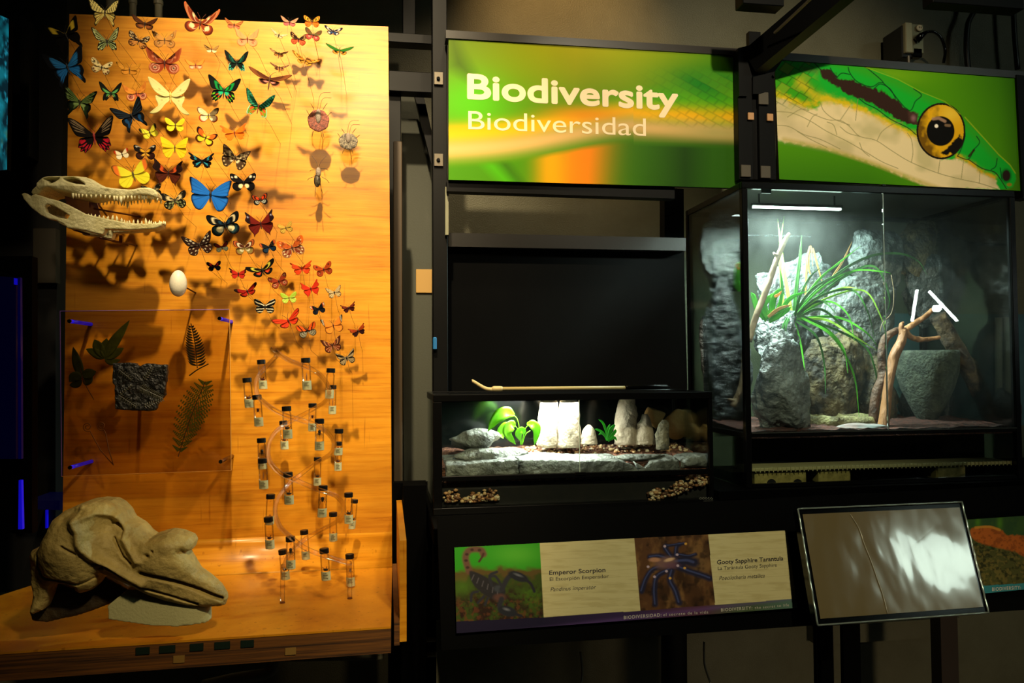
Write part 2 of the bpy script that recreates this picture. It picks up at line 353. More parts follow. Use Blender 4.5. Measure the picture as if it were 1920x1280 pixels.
# ---------------------------------------------------------------- plywood display board and base shelf
zf=wz(430,1064,DB)               # top of the base shelf
def plymat(name,c1,c2,c3):
    m=bpy.data.materials.new(name); m.use_nodes=True; nt=m.node_tree;N=nt.nodes;L=nt.links;b=N['Principled BSDF']
    tc=N.new('ShaderNodeTexCoord')
    mp=N.new('ShaderNodeMapping'); mp.inputs['Scale'].default_value=(1.2,1.2,26); L.new(tc.outputs['Object'],mp.inputs[0])
    n=N.new('ShaderNodeTexNoise'); n.inputs['Scale'].default_value=3.2; n.inputs['Detail'].default_value=9; n.inputs['Roughness'].default_value=.7; n.inputs['Distortion'].default_value=.35; L.new(mp.outputs[0],n.inputs[0])
    cr=N.new('ShaderNodeValToRGB'); e=cr.color_ramp.elements; e[0].position=.30; e[0].color=(*srgb(c1),1); e[1].position=.62; e[1].color=(*srgb(c3),1); k=e.new(.46); k.color=(*srgb(c2),1); L.new(n.outputs['Fac'],cr.inputs[0])
    mp2=N.new('ShaderNodeMapping'); mp2.inputs['Scale'].default_value=(3,3,7); L.new(tc.outputs['Object'],mp2.inputs[0])
    n2=N.new('ShaderNodeTexNoise'); n2.inputs['Scale'].default_value=1.1; n2.inputs['Detail'].default_value=4; L.new(mp2.outputs[0],n2.inputs[0])
    mx=N.new('ShaderNodeMixRGB'); mx.blend_type='MULTIPLY'; cr2=N.new('ShaderNodeValToRGB'); cr2.color_ramp.elements[0].position=.35; cr2.color_ramp.elements[0].color=(.62,.55,.45,1); cr2.color_ramp.elements[1].position=.6; cr2.color_ramp.elements[1].color=(1,1,1,1); L.new(n2.outputs['Fac'],cr2.inputs[0])
    mx.inputs[0].default_value=.8; L.new(cr.outputs[0],mx.inputs[1]); L.new(cr2.outputs[0],mx.inputs[2]); L.new(mx.outputs[0],b.inputs['Base Color'])
    # short vertical checks in the veneer
    mp3=N.new('ShaderNodeMapping'); mp3.inputs['Scale'].default_value=(90,90,5); L.new(tc.outputs['Object'],mp3.inputs[0])
    n3=N.new('ShaderNodeTexNoise'); n3.inputs['Scale'].default_value=1; n3.inputs['Detail'].default_value=2; L.new(mp3.outputs[0],n3.inputs[0])
    cr3=N.new('ShaderNodeValToRGB'); cr3.color_ramp.elements[0].position=.27; cr3.color_ramp.elements[0].color=(.55,.45,.35,1); cr3.color_ramp.elements[1].position=.34; cr3.color_ramp.elements[1].color=(1,1,1,1); L.new(n3.outputs['Fac'],cr3.inputs[0])
    mx2=N.new('ShaderNodeMixRGB'); mx2.blend_type='MULTIPLY'; mx2.inputs[0].default_value=.7; L.new(mx.outputs[0],mx2.inputs[1]); L.new(cr3.outputs[0],mx2.inputs[2]); L.new(mx2.outputs[0],b.inputs['Base Color'])
    b.inputs['Roughness'].default_value=.42; b.inputs['Specular IOR Level'].default_value=.35; b.inputs['Coat Weight'].default_value=.25; b.inputs['Coat Roughness'].default_value=.22
    bp=N.new('ShaderNodeBump'); bp.inputs['Strength'].default_value=.12; bp.inputs['Distance'].default_value=.004; L.new(n.outputs['Fac'],bp.inputs['Height']); L.new(bp.outputs[0],b.inputs['Normal'])
    MATS[name]=m; return m
PLY=plymat('birch_plywood_face','b66e10','d48c18','df9a24')
TL=P(130,26,DB);TR=P(728,50,DB);BL=P(116,1080,DB);BR=P(735,1045,DB)
board=thing('display_board','tall amber plywood display panel with butterflies pinned across it','display board',((TL[0]+TR[0])/2,DB,zf))
rc=.075; nc=8
zc=zf+rc; k_=(zc-TL[2])/(BL[2]-TL[2])
V=[(TL[0],DB,TL[2]),(TR[0],DB,TR[2]),(BR[0],DB,zc),(BL[0],DB,zc)]; V+=[(x,y+.018,z) for x,y,z in V]
mk('face_panel',(V,[(3,2,1,0),(4,5,6,7)]+[(i,(i+1)%4,(i+1)%4+4,i+4) for i in range(4)]),PLY,board)
# shelf: top surface polygon
fl=PZ(-60,1222,zf); fr=PZ(733,1174,zf)
PLYE=mat('plywood_edge','7a4a14',.7,c2='2c1705',ns=4,nscale=(1,1,60),lo=.35,hi=.65)
base=thing('plywood_shelf','thick plywood base shelf with layered front edge under the whale skull','shelf',((BL[0]+BR[0])/2,1.7,zf-.05))
y1=DB-rc
SL=[(BL[0]-.03,y1),(PZ(0,1156,zf)[0]-.25,fl[1]-.02),(fr[0],fr[1]),(BR[0],y1)]
rows=[[(BL[0],DB-rc+rc*math.cos(t*math.pi/2/nc),zf+rc-rc*math.sin(t*math.pi/2/nc)),(BR[0],DB-rc+rc*math.cos(t*math.pi/2/nc),zf+rc-rc*math.sin(t*math.pi/2/nc))] for t in range(nc+1)]
V=[p for r in rows for p in r]; nr=len(rows); V+=[(x,y+.012,z-.003) for x,y,z in V]; m_=2*nr
F=[(2*i,2*i+2,2*i+3,2*i+1) for i in range(nr-1)]+[(m_+2*i,m_+2*i+1,m_+2*i+3,m_+2*i+2) for i in range(nr-1)]+[(0,1,m_+1,m_),(2*nr-2,m_+2*nr-2,m_+2*nr-1,2*nr-1)]
F+=[(2*i,m_+2*i,m_+2*i+2,2*i+2) for i in range(nr-1)]+[(2*i+1,2*i+3,m_+2*i+3,m_+2*i+1) for i in range(nr-1)]
mk('cove_sweep',(V,F),PLY,base,smooth=True)
def slab(pts,z0,z1):
    n=len(pts); v=[(x,y,z1) for x,y in pts]+[(x,y,z0) for x,y in pts]
    return v,[tuple(range(n)),tuple(range(2*n-1,n-1,-1))]+[(i,i+n,(i+1)%n+n,(i+1)%n) for i in range(n)]
mk('top_veneer',slab(SL,zf-.004,zf),PLY,base)
sh=slab([(x,y+(.001 if y<1.9 else 0)) for x,y in SL],zf-.052,zf-.0042); mk('layered_core',sh,PLYE,base)
# dark wood repair marks on the edge and pale filler spots
ex=np.array([fr[0]-SL[1][0],fr[1]-SL[1][1]]); ex/=np.linalg.norm(ex); nn=np.array([ex[1],-ex[0]])
TAPE=mat('dark_teal_tape','0d2019',.5)
def edgepatch(px,w,zo,h,m,nm):
    # on the front edge at the column px
    a=ray(px,1195); o=np.array([SL[1][0],SL[1][1]]); A=np.array([[a[0],-ex[0]],[a[1],-ex[1]]]); t=np.linalg.solve(A,o)
    c=o+ex*t[1]; q=[c-ex*w/2,c+ex*w/2]; v=[(*(p+nn*s),zf-zo-hh) for p in q for s in(.0015,-.002) for hh in(0,h)]
    mk(nm,(v,[(0,1,5,4),(0,2,3,1),(4,5,7,6),(0,4,6,2),(1,3,7,5),(2,6,7,3)]),m,base)
for i,px in enumerate((268,314,369,417,464)): edgepatch(px,.024+.004*(i%2),.008,.013,TAPE,'tape_mark')
for px in(336,545): edgepatch(px,.02,.028,.013,mat('pale_filler','8a6a30',.6),'filler_patch')
# right end fin of plywood
mk('end_panel',box(BR[0]+.012,BR[0]+.026,1.62,DB+.02,zf-.05,zf+.155),PLY,base)
mk('end_strip',box(BR[0]+.0005,BR[0]+.0115,1.6,DB-.02,zf-.05,zf-.004),PLYE,base)
# ---------------------------------------------------------------- black frame behind and between
def bar(px0,py0,px1,py1,D,dd,nm='square_post',lab=None,cat='post',m=BLACK,**k):
    o=mk(nm,wbox(px0,py0,px1,py1,D,dd,.002),m,**k)
    if lab: tag(o,lab,cat)
    return o
bar(812,-30,838,745,2.33,.05,'strut_channel_post','black steel channel post at left end of the green sign')
p1=COL.objects[-1] if False else None
METAL=mat('grey_steel','5d564a',.4,metal=.6)
post_l=[o for o in COL.objects if o.name=='strut_channel_post'][0]
for (x,y) in((822,146),(822,299)):
    mk('bracket_plate',wbox(x-8,y-11,x+9,y+12,2.322,.006,.001),METAL,post_l); c=P(x,y,2.315)
    mk('bolt_head',lathe(c,[(.004,0),(.0055,.002),(.0055,.006)],12,(0,1,0)),GLOSS,post_l)
post_l.children and None
bar(755,-40,779,66,2.55,.05,'hanging_post','short black post hanging above gap beside plywood panel')
bar(728,66,828,78,2.45,.05,'cross_rail','upper black cross rail bridging plywood panel and channel post','rail')
bar(729,137,828,170,2.47,.05,'cross_rail','lower thick black cross rail bridging plywood panel and channel post','rail')
cb=thing('angle_brace','black diagonal brace behind the gap right of plywood panel','brace',P(790,300,2.6)); mk('brace_web',prism([(775,168),(792,168),(818,285),(818,345)],2.60,2.63),BLACK,cb)
# dark upright slab right of the plywood and grey hanging panel
bar(738,265,754,990,2.36,.04,'upright_board','narrow brown upright board just right of the plywood panel','board',m=mat('brown_board','3a2a12',.6))
PAN=mat('grey_panel','3c3e32',.7,bump=.08,bs=200)
gp=mk('grey_board',prism([(752,168),(776,168),(812,300),(812,940),(758,940)],2.70,2.715),PAN); tag(gp,'tall grey hanging panel seen between plywood and channel post','panel')
bar(780,505,812,549,2.692,.0075,'paper_note','small blank tan card fixed on the grey hanging panel','card',m=mat('tan_card','b08a48',.7))
bar(812,632,819,655,2.31,.01,'tape_tab','tiny blue tape tab on the black channel post','tape',m=mat('blue_tape','0d5f96',.5))
bar(728,172,752,1930,2.5,.05,'dark_upright','wide black upright in shadow right of the plywood panel','post')
# middle double post with brace
mp_=thing('double_post','black double post with diagonal arm between the two green signs','post',P(1418,345,2.24))
mk('upright',wbox(1386,100,1409,336,2.235,.03,.001),BLACK,mp_); mk('upright',wbox(1425,130,1452,336,2.235,.03,.001),BLACK,mp_)
mk('back_plate',wbox(1409,60,1426,336,2.25,.02),BLACK,mp_)
mk('web_plate',prism([(1384,90),(1500,62),(1452,136),(1452,145),(1448,140),(1436,172),(1425,176),(1412,176),(1412,141),(1401,166),(1401,180),(1386,180)],2.225,2.24),BLACK,mp_)
for (x,y) in((1399,320),(1436,322),(1432,184)):
    mk('bracket_plate',wbox(x-9,y-11,x+9,y+11,2.226,.006,.001),METAL,mp_)
for (x,y) in((1408,217),(1444,219)): mk('bracket_plate',wbox(x-5,y-6,x+6,y+7,2.226,.006,.001),mat('pale_label','b98a5c',.6),mp_)
# arm rises toward viewer, up and right
def beam(a,b,w,h,m,parent,nm):
    a=np.array(a);b=np.array(b);t=(b-a)/np.linalg.norm(b-a);s=np.cross(t,[0,0,1]);s/=np.linalg.norm(s);u=np.cross(s,t);v=[]
    for p in(a,b):
        for i,j in((-1,-1),(1,-1),(1,1),(-1,1)): v.append(p+s*i*w/2+u*j*h/2)
    return mk(nm,(v,[(3,2,1,0),(4,5,6,7)]+[(i,(i+1)%4,(i+1)%4+4,i+4) for i in range(4)]),m,parent)
beam(P(1412,118,2.23),P(1600,-40,1.98),.05,.085,BLACK,mp_,'arm')
beam(P(1452,62,2.11),P(1537,-18,1.93),.006,.006,METAL,mp_,'arm_edge')
bar(1393,-20,1470,6,2.0,.05,'ceiling_beam','black beam end poking in at top beside the slanted arm','beam')
bar(1750,-8,1920,4,2.1,.05,'ceiling_beam','black beam along top edge right above the wall outlet','beam')
# pipes on the wall, upper right, and pipes above the board
CON=mat('dark_conduit','15130f',.4)
def wire(nm,pts,r,m,lab,cat,D=None,seg=8):
    q=[P(*p) for p in pts] if D is None else [P(p[0],p[1],D) for p in pts]
    o=mk(nm,tube(q,r,seg,5),m,smooth=True); tag(o,lab,cat); return o
wire('conduit_pipe',[(1832,-20),(1826,20),(1815,45),(1812,90),(1816,135)],.011,CON,'bent dark conduit running down the upper right wall','pipe',D=2.78)
wire('conduit_pipe',[(1899,-20),(1902,60),(1908,130)],.010,CON,'straight dark conduit at far right of the upper wall','pipe',D=2.78)
PVC=mat('white_pvc','a9a68c',.4)
for k,(x,top,bot,w) in enumerate(((207,-30,8,9),(249,-30,26,7),(297,-30,28,8))):
    t=thing('ceiling_pipe',['leftmost white pipe end above the board, behind a zebra swallowtail','middle of three white pipe ends above the board','rightmost of three white pipe ends above the board'][k],'pipe',P(x,bot,2.3),'white pipe ends above the plywood panel')
    c0=P(x,bot+12,2.3); c1=P(x,top,2.3); r=w*pxm(2.3); h=c1[2]-c0[2]; mk('pipe',lathe(c0,[(r*.8,0),(r*.8,h)],16),PVC,t,True); mk('collar',lathe(P(x,bot-18,2.3),[(r*.8,0),(r,.002),(r,.012),(r*.8,.014)],16),PVC,t)
# ---------------------------------------------------------------- wall outlet
t=thing('power_outlet','metal outlet box with black plug and conduit on the upper wall','outlet',P(1705,110,2.72))
mk('box',wbox(1692,48,1712,108,2.70,.12,.004),mat('dark_box','0a0806',.4),t); mk('face_plate',wbox(1710,45,1732,100,2.69,.02,.004),mat('worn_steel','8a8468',.35,metal=.7),t)
mk('switch_plate',wbox(1699,42,1711,98,2.685,.03,.003),mat('worn_steel2','b0a684',.3,metal=.6),t)
c=P(1723,53,2.685); s=mk('socket',lathe(c,[(.012,0),(.0125,-.004),(.011,-.006)],20,(0,1,0)),mat('ivory','b8ad90',.4),t)
for dx in(-.004,.004): mk('slot',box(c[0]+dx-.0008,c[0]+dx+.0008,c[1]-.008,c[1]-.005,c[2]-.003,c[2]+.004),GLOSS,s)
mk('plug',tube([P(1718,76,2.68),P(1728,66,2.67),P(1738,60,2.67)],[.014,.012,.006],10),GLOSS,t,True)
mk('power_cord',tube([P(1736,60,2.67),P(1752,60,2.67),P(1765,72,2.67),P(1772,95,2.68),P(1769,118,2.7)],.0055,8,5),GLOSS,t,True)
mk('flex_conduit',tube([P(1703,105,2.7),P(1704,125,2.7)],.006,8),METAL,t); mk('bottom_plug',wbox(1712,90,1730,106,2.69,.03,.004),GLOSS,t)
# ---------------------------------------------------------------- signs
PRINT=mat('printed_panel','fff',.5,attr=True,spec=.12)
def panel(name,label,px,D,th=.012,m=BLACK):
    q=[P(x,y,D) for x,y in px]; t=thing(name,label,'sign',(np.mean(q,0)[0],D,min(p[2] for p in q)))
    v=[p for p in q]+[p+np.array([0,th,0]) for p in q]
    mk('backing_board',(v,[(3,2,1,0),(4,5,6,7)]+[(i,(i+1)%4,(i+1)%4+4,i+4) for i in range(4)]),m,t); return t,q
QA=[(841,71),(1386,104),(1389,353),(841,337)]
sa,qa=panel('biodiversity_sign','green left sign reading Biodiversity over Biodiversidad in cream letters',QA,DS)
def artA(a,b):
    X=a*1540+343; Y0=200+a*90; Y=b*750+200      # traced in a 1540 x 750 layout, rectified
    A=Art(X,Y,lin('5a8f00')); x=a; y=b
    A.mix('2c5c04',np.clip((x-.45)*2.2,0,1)*np.clip((y-.35)*3,0,1)); A.mix('b8b000',np.clip(1-abs(x-.42)*2,0,1)*np.clip(1-y*2.2,0,1)*.95)  # yellow at top centre is lamp glare painted into the print
    A.mix('647a08',np.clip(1-x*3.2,0,1)*np.clip(1-y*2,0,1)*.9)
    A.mix('58b508',np.exp(-((x-.08)/.13)**2-((y-.45)/.2)**2)*.9)
    A.poly([(343,200),(380,200),(480,380),(470,440),(343,360)],'3c5400',30,.55)
    # green flank
    yc=.30+.0*x; top=.62-.42*np.clip(x/.8,0,1)**.8; bot=.70-.22*np.sin(np.clip(x,0,1)*1.7)
    A.mix('4bb002',np.clip((y-top)/.14,0,1)*np.clip((bot+.08-y)/.08,0,1)*np.clip((x-.25)*3,0,1)*.85)
    A.mix('0f7d1e',np.exp(-((x-.88)/.16)**2-((y-.22)/.13)**2)*.95)
    cy=.74-.17*np.clip(x/.5,0,1)**1+.0*x; cy=np.where(x<.62,.80-.34*x+.02*np.sin(x*8),.589)
    A.mix('f0b400',np.exp(-((y-(cy-.115))/.065)**2)*.95)
    A.mix('e08c0a',np.exp(-((x-.45)/.12)**2-((y-.5)/.06)**2)*.7)
    A.mix('d8b272',np.exp(-((y-(cy-.01))/.062)**2)*.95)
    A.mix('a8a060',np.exp(-((y-(cy+.0))/.05)**2)*np.clip((x-.7)*4,0,.8))
    # lower field
    low=np.clip((y-(cy+.085))/.04,0,1)
    A.mix('4c8a02',low); A.mix('173c02',low*np.clip((x-.5)*3,0,.9)); A.mix('3a7404',low*np.clip((x-.8)*5,0,.5))
    gx=np.exp(-((x-.44+.05*(y-.8))/.085)**2); A.mix('f08a0a',low*gx); A.mix('e8a800',low*np.exp(-((x-.34)/.05)**2)*.8)
    A.mix('2f5a04',np.clip(1-abs((x-.17)-(y-.85)*.35)/.04,0,1)*low*.6)
    A.mix('52b60c',np.clip(1-abs((x-.12)-(y-.85)*.45)/.05,0,1)*low*.6)
    # scale pattern at right
    w=np.clip((x-.62)*4,0,1)*np.clip((cy-.02-y)/.05,0,1)*np.clip((y-.1)*10,0,1)
    u=(X+Y*.9)/68.; v=(X*.55-Y*1.1)/52.; f=np.minimum(abs((u+.5*np.floor(v))%1-.5)*-1+.5,abs(v%1-.5)*-1+.5)
    A.mix('0d4a16',w*np.clip(1-f*7,0,1)*.38); k=np.sin(np.floor(u+.5*np.floor(v))*12.9+np.floor(v)*7.7)*.5+.5; A.mix('7fae10',w*k*.35)
    A.mix('0a0a06',np.clip(1-polysd(X,Y,[(1800,200),(1890,200),(1890,330),(1840,290)])/30-.4,0,1)*.7)  # dark top right corner is the arm's shadow painted into the print
    return np.clip(A.c,0,1)**1.12
painted('printed_face',qa,DS,(420,200),artA,PRINT,sa,lift=.0008)
CREAM=mat('cream_lettering','f3dcae',.5)
text('lettering','Biodiversity',P(878,184,DS),P(1270,206,DS),P(878,137,DS)[2]-P(878,184,DS)[2],CREAM,sa,heavy=.045,out=.0014)
text('lettering','Biodiversidad',P(878,242,DS),P(1211,255,DS),P(878,206,DS)[2]-P(878,242,DS)[2],CREAM,sa,out=.0014)
QB=[(1452,111),(1906,146),(1919,358),(1461,336)]
sb,qb=panel('snake_sign','right sign with close-up of a green vine snake head',QB,DS)
QZ=[(242,375),(1772,491),(1815,1205),(272,1130)]
def artB(a,b):
    X=(1-a)*(1-b)*QZ[0][0]+a*(1-b)*QZ[1][0]+a*b*QZ[2][0]+(1-a)*b*QZ[3][0]; Y=(1-a)*(1-b)*QZ[0][1]+a*(1-b)*QZ[1][1]+a*b*QZ[2][1]+(1-a)*b*QZ[3][1]
    A=Art(X,Y,lin('4f9404')); A.mix('35780a',np.clip((X-1300)/500,0,1)*np.clip((1000-Y)/500,0,1)*.8); A.mix('3a7a06',np.clip((Y-900)/250,0,1)*np.clip((1300-X)/500,0,1))
    A.mix('2a5c04',np.clip((X-1650)/150,0,1)*.6); A.mix('7fb414',np.exp(-((X-900)/260)**2-((Y-480)/60)**2)*.6)
    top=[(150,300),(760,418),(900,456),(1000,500),(1150,580),(1250,620),(1350,680),(1430,760),(1550,872),(1650,980),(1722,1040),(1758,1090),(1765,1130),(1742,1180),(1700,1192),(1640,1200),(1280,1200),(1100,1135),(950,1076),(850,1034),(700,978),(560,940),(400,905),(150,870)]
    A.poly([(x,y) for x,y in top],'16b02c',6)
    A.poly([(500,380),(760,418),(1000,500),(1250,625),(1430,760),(1650,980),(1640,1010),(1420,800),(1230,655),(980,540),(740,450)],'3c9c10',26,.7)
    A.poly([(150,420),(420,440),(520,560),(470,690),(330,640),(150,610)],'3aa012',40,.8)
    cr=[(150,620),(250,612),(330,640),(450,690),(500,690),(545,640),(650,655),(760,690),(850,728),(960,788),(1060,838),(1130,870),(1180,950),(1270,1006),(1380,1000),(1450,1028),(1530,1085),(1620,1125),(1650,1190),(1280,1200),(1100,1135),(950,1076),(850,1034),(700,978),(560,940),(400,905),(150,870)]
    dj=A.n(.045,2); A.poly(cr,'eed9a6',10,1,18,4)
    A.mix('f0c400',np.exp(-((lined(X,Y,[(250,600),(400,660),(470,660),(540,610),(650,650),(760,690),(850,730),(960,785),(1060,835),(1130,860)])+dj*30)/20)**2)*.8)
    A.mix('d8c020',np.exp(-((lined(X,Y,[(390,520),(480,600),(560,640)])+dj*20)/26)**2)*.8)
    A.mix('e8b000',np.exp(-((lined(X,Y,[(1380,985),(1450,1018),(1530,1080),(1620,1120)])+dj*20)/14)**2)*.9)
    A.mix('a8a468',np.clip(A.n(.006,5)*2,0,.5)*(polysd(X,Y,cr)<0)); A.mix('c6b05a',np.clip(1-lined(X,Y,[(300,880),(560,935),(850,1030),(1100,1130),(1280,1195)])/24,0,1)*.8)
    A.mix('b9a884',np.clip(.5-polysd(X,Y,[(250,690),(520,840),(800,980),(560,930),(250,870)])/80,0,1)*.35)
    ds=[(515,440),(560,434),(600,460),(625,492),(720,505),(830,552),(900,575),(940,594),(1000,640),(1060,690),(1128,720),(1122,782),(1056,782),(990,750),(900,690),(820,650),(760,625),(680,585),(600,540),(575,520),(535,495)]
    A.poly(ds,'332018',5,1,22,8); A.poly([(400,425),(510,440),(500,465),(430,450)],'5a5a30',16,.7)
    for s in([(690,425),(700,460),(745,515),(830,548),(880,522),(905,515),(820,440),(790,420)],[(905,520),(950,565),(1010,640),(1060,692),(1088,690),(1110,640),(1150,600),(1100,560)],[(620,490),(650,462),(700,470)],[(850,560),(890,530),(950,560),(985,620)],[(760,625),(800,655),(870,690),(950,750),(1060,805),(1115,850)],[(580,430),(590,450),(620,490)],[(480,395),(520,440)],[(1420,800),(1430,860),(1400,950),(1380,985)],[(1380,985),(1450,1005),(1490,940)],[(1505,860),(1525,900),(1480,950)],[(1600,1070),(1630,1050),(1640,1000)],[(1450,1005),(1540,1062),(1620,1085),(1660,1130),(1700,1190)],[(1660,1060),(1670,1130)]):
        A.line(s,'07361a' if s[0][0]!=1450 else '241c14',4,.9,4)
    for s in([(750,625),(735,760)],[(870,885),(900,830),(965,785),(1030,770)],[(1060,840),(1085,880),(1095,960),(1085,1020)],[(250,705),(350,715),(450,760),(560,830),(680,890),(800,960),(900,1020),(1000,1062)],[(330,645),(430,700),(560,755),(640,760),(700,800),(760,860),(860,885),(960,950),(1080,1022),(1250,1090),(1400,1130),(1520,1155),(1640,1192)],[(1268,1008),(1255,1090)],[(1420,1010),(1405,1125)],[(1527,1075),(1522,1155)],[(520,650),(540,700),(600,750),(700,790)],[(380,830),(460,880),(560,930)],[(250,790),(330,800),(420,850),(520,880),(640,940)],[(620,850),(600,790),(560,770)],[(760,860),(690,840),(640,800)],[(640,760),(680,700),(700,670)],[(820,985),(780,950),(760,900)],[(320,740),(400,690),(450,700)],[(440,800),(470,740),(500,720)]):
        A.line(s,'8a8450',3,.75,4)
    w=np.clip((520-X)/80,0,1)*np.clip((700-Y)/60,0,1); u=(X+Y*.8)/78; v=(X*.6-Y)/70; f=np.minimum(.5-abs((u+.5*np.floor(v))%1-.5),.5-abs(v%1-.5)); A.mix('20500c',w*np.clip(1-f*12,0,1)*.8); A.mix('a8b028',w*(np.sin(np.floor(v)*5+np.floor(u)*9)>.5)*.35)
    A.blob(1275,827,158,178,'1c1408',1,99,0); 
    iris=lambda c,o=1:A.blob(1275,827,146,166,c,o,99,0)
    iris('e8b010'); r=np.sqrt(((X-1275)/146)**2+((Y-827)/166)**2); A.mix('5a3c06',(r<1)*np.clip(A.n(.02,9)*1.4+((1235-X)/60)*.35+(r-.75)*1.5,0,.9)); A.mix('f8d040',(r<1)*(np.exp(-((X-1340)/70)**2-((Y-720)/50)**2))*.8)
    A.mix('120c06',(r<1)*np.clip(.5-(polysd(X,Y,[(1290,960),(1350,880),(1400,840),(1408,900),(1380,960),(1320,985)])+A.n(.03,4)*30)/10,0,1)); 
    A.blob(1272,827,92,96,'0a0704',1,20); A.blob(1245,795,14,14,'fff4e0',1,3); A.line([(1225,750),(1260,745),(1300,765)],'b08a70',12,.8); A.line([(1305,790),(1330,792)],'a08060',10,.6)
    A.poly([(1062,700),(1130,715),(1122,785),(1070,770)],'4a3028',6,.9); A.blob(1098,745,22,28,'c08890',.5)
    A.blob(1700,1108,42,52,'0b5a1c',.8,3); A.blob(1700,1108,27,36,'2a1a14',1,8); A.line([(1455,985),(1488,948)],'2a0c08',9,.9); A.blob(1720,1165,22,14,'b07818',.8,2)
    A.line([(1430,740),(1550,868),(1650,975),(1724,1040),(1760,1092)],'a8c020',5,.6); A.line([(800,425),(1000,500),(1150,580),(1300,640),(1400,720)],'a0b818',4,.5)
    return A.c
painted('printed_face',qb,DS,(560,270),artB,PRINT,sb,lift=.0008)
# black frame rails around the signs
o=bar(838,0,0,0,2.3,.01) if False else None
def quadbar(pts,D,dd,nm,lab,cat='rail',m=BLACK):
    o=mk(nm,prism(pts,D,D+dd),m); tag(o,lab,cat); return o
quadbar([(836,56),(1386,91),(1386,104),(836,71)],DS-.005,.05,'sign_rail','long black rail along the top of the Biodiversity sign',m=mat('satin_black','17110a',.3,spec=.7))
quadbar([(1466,98),(1920,134),(1920,147),(1462,112)],DS-.005,.05,'sign_rail','black rail along the top of the snake sign',m=MATS['satin_black'])
quadbar([(1906,140),(1925,142),(1935,372),(1918,370)],DS-.01,.05,'sign_post','black post closing the right end of the snake sign','post')
quadbar([(838,338),(1265,351),(1265,372),(838,358)],DS+.016,.04,'sign_ledge','black ledge under the Biodiversity sign')
quadbar([(1246,352),(1282,354),(1290,1480),(1250,1480)],2.62,.05,'square_post','black post rising behind the dark backdrop toward the sign','post')
# dark backdrop panel behind the small tank
bd=thing('backdrop_panel','matte black backdrop with slanted top ledge behind the small tank','panel',P(1060,740,2.42))
mk('panel',prism([(838,462),(1282,470),(1290,770),(838,770)],2.42,2.45),mat('matte_black','030303',.85,c2='050505',ns=2,spec=.05),bd)
mk('top_ledge',prism([(838,436),(1286,446),(1286,470),(838,462)],2.38,2.46),mat('satin_brown','0c0906',.4,spec=.4),bd)
quadbar([(835,350),(841,350),(841,440),(835,440)],2.31,.02,'glass_edge','thin pale glass edge beside the channel post','glass',m=mat('pale_edge','77775f',.4))
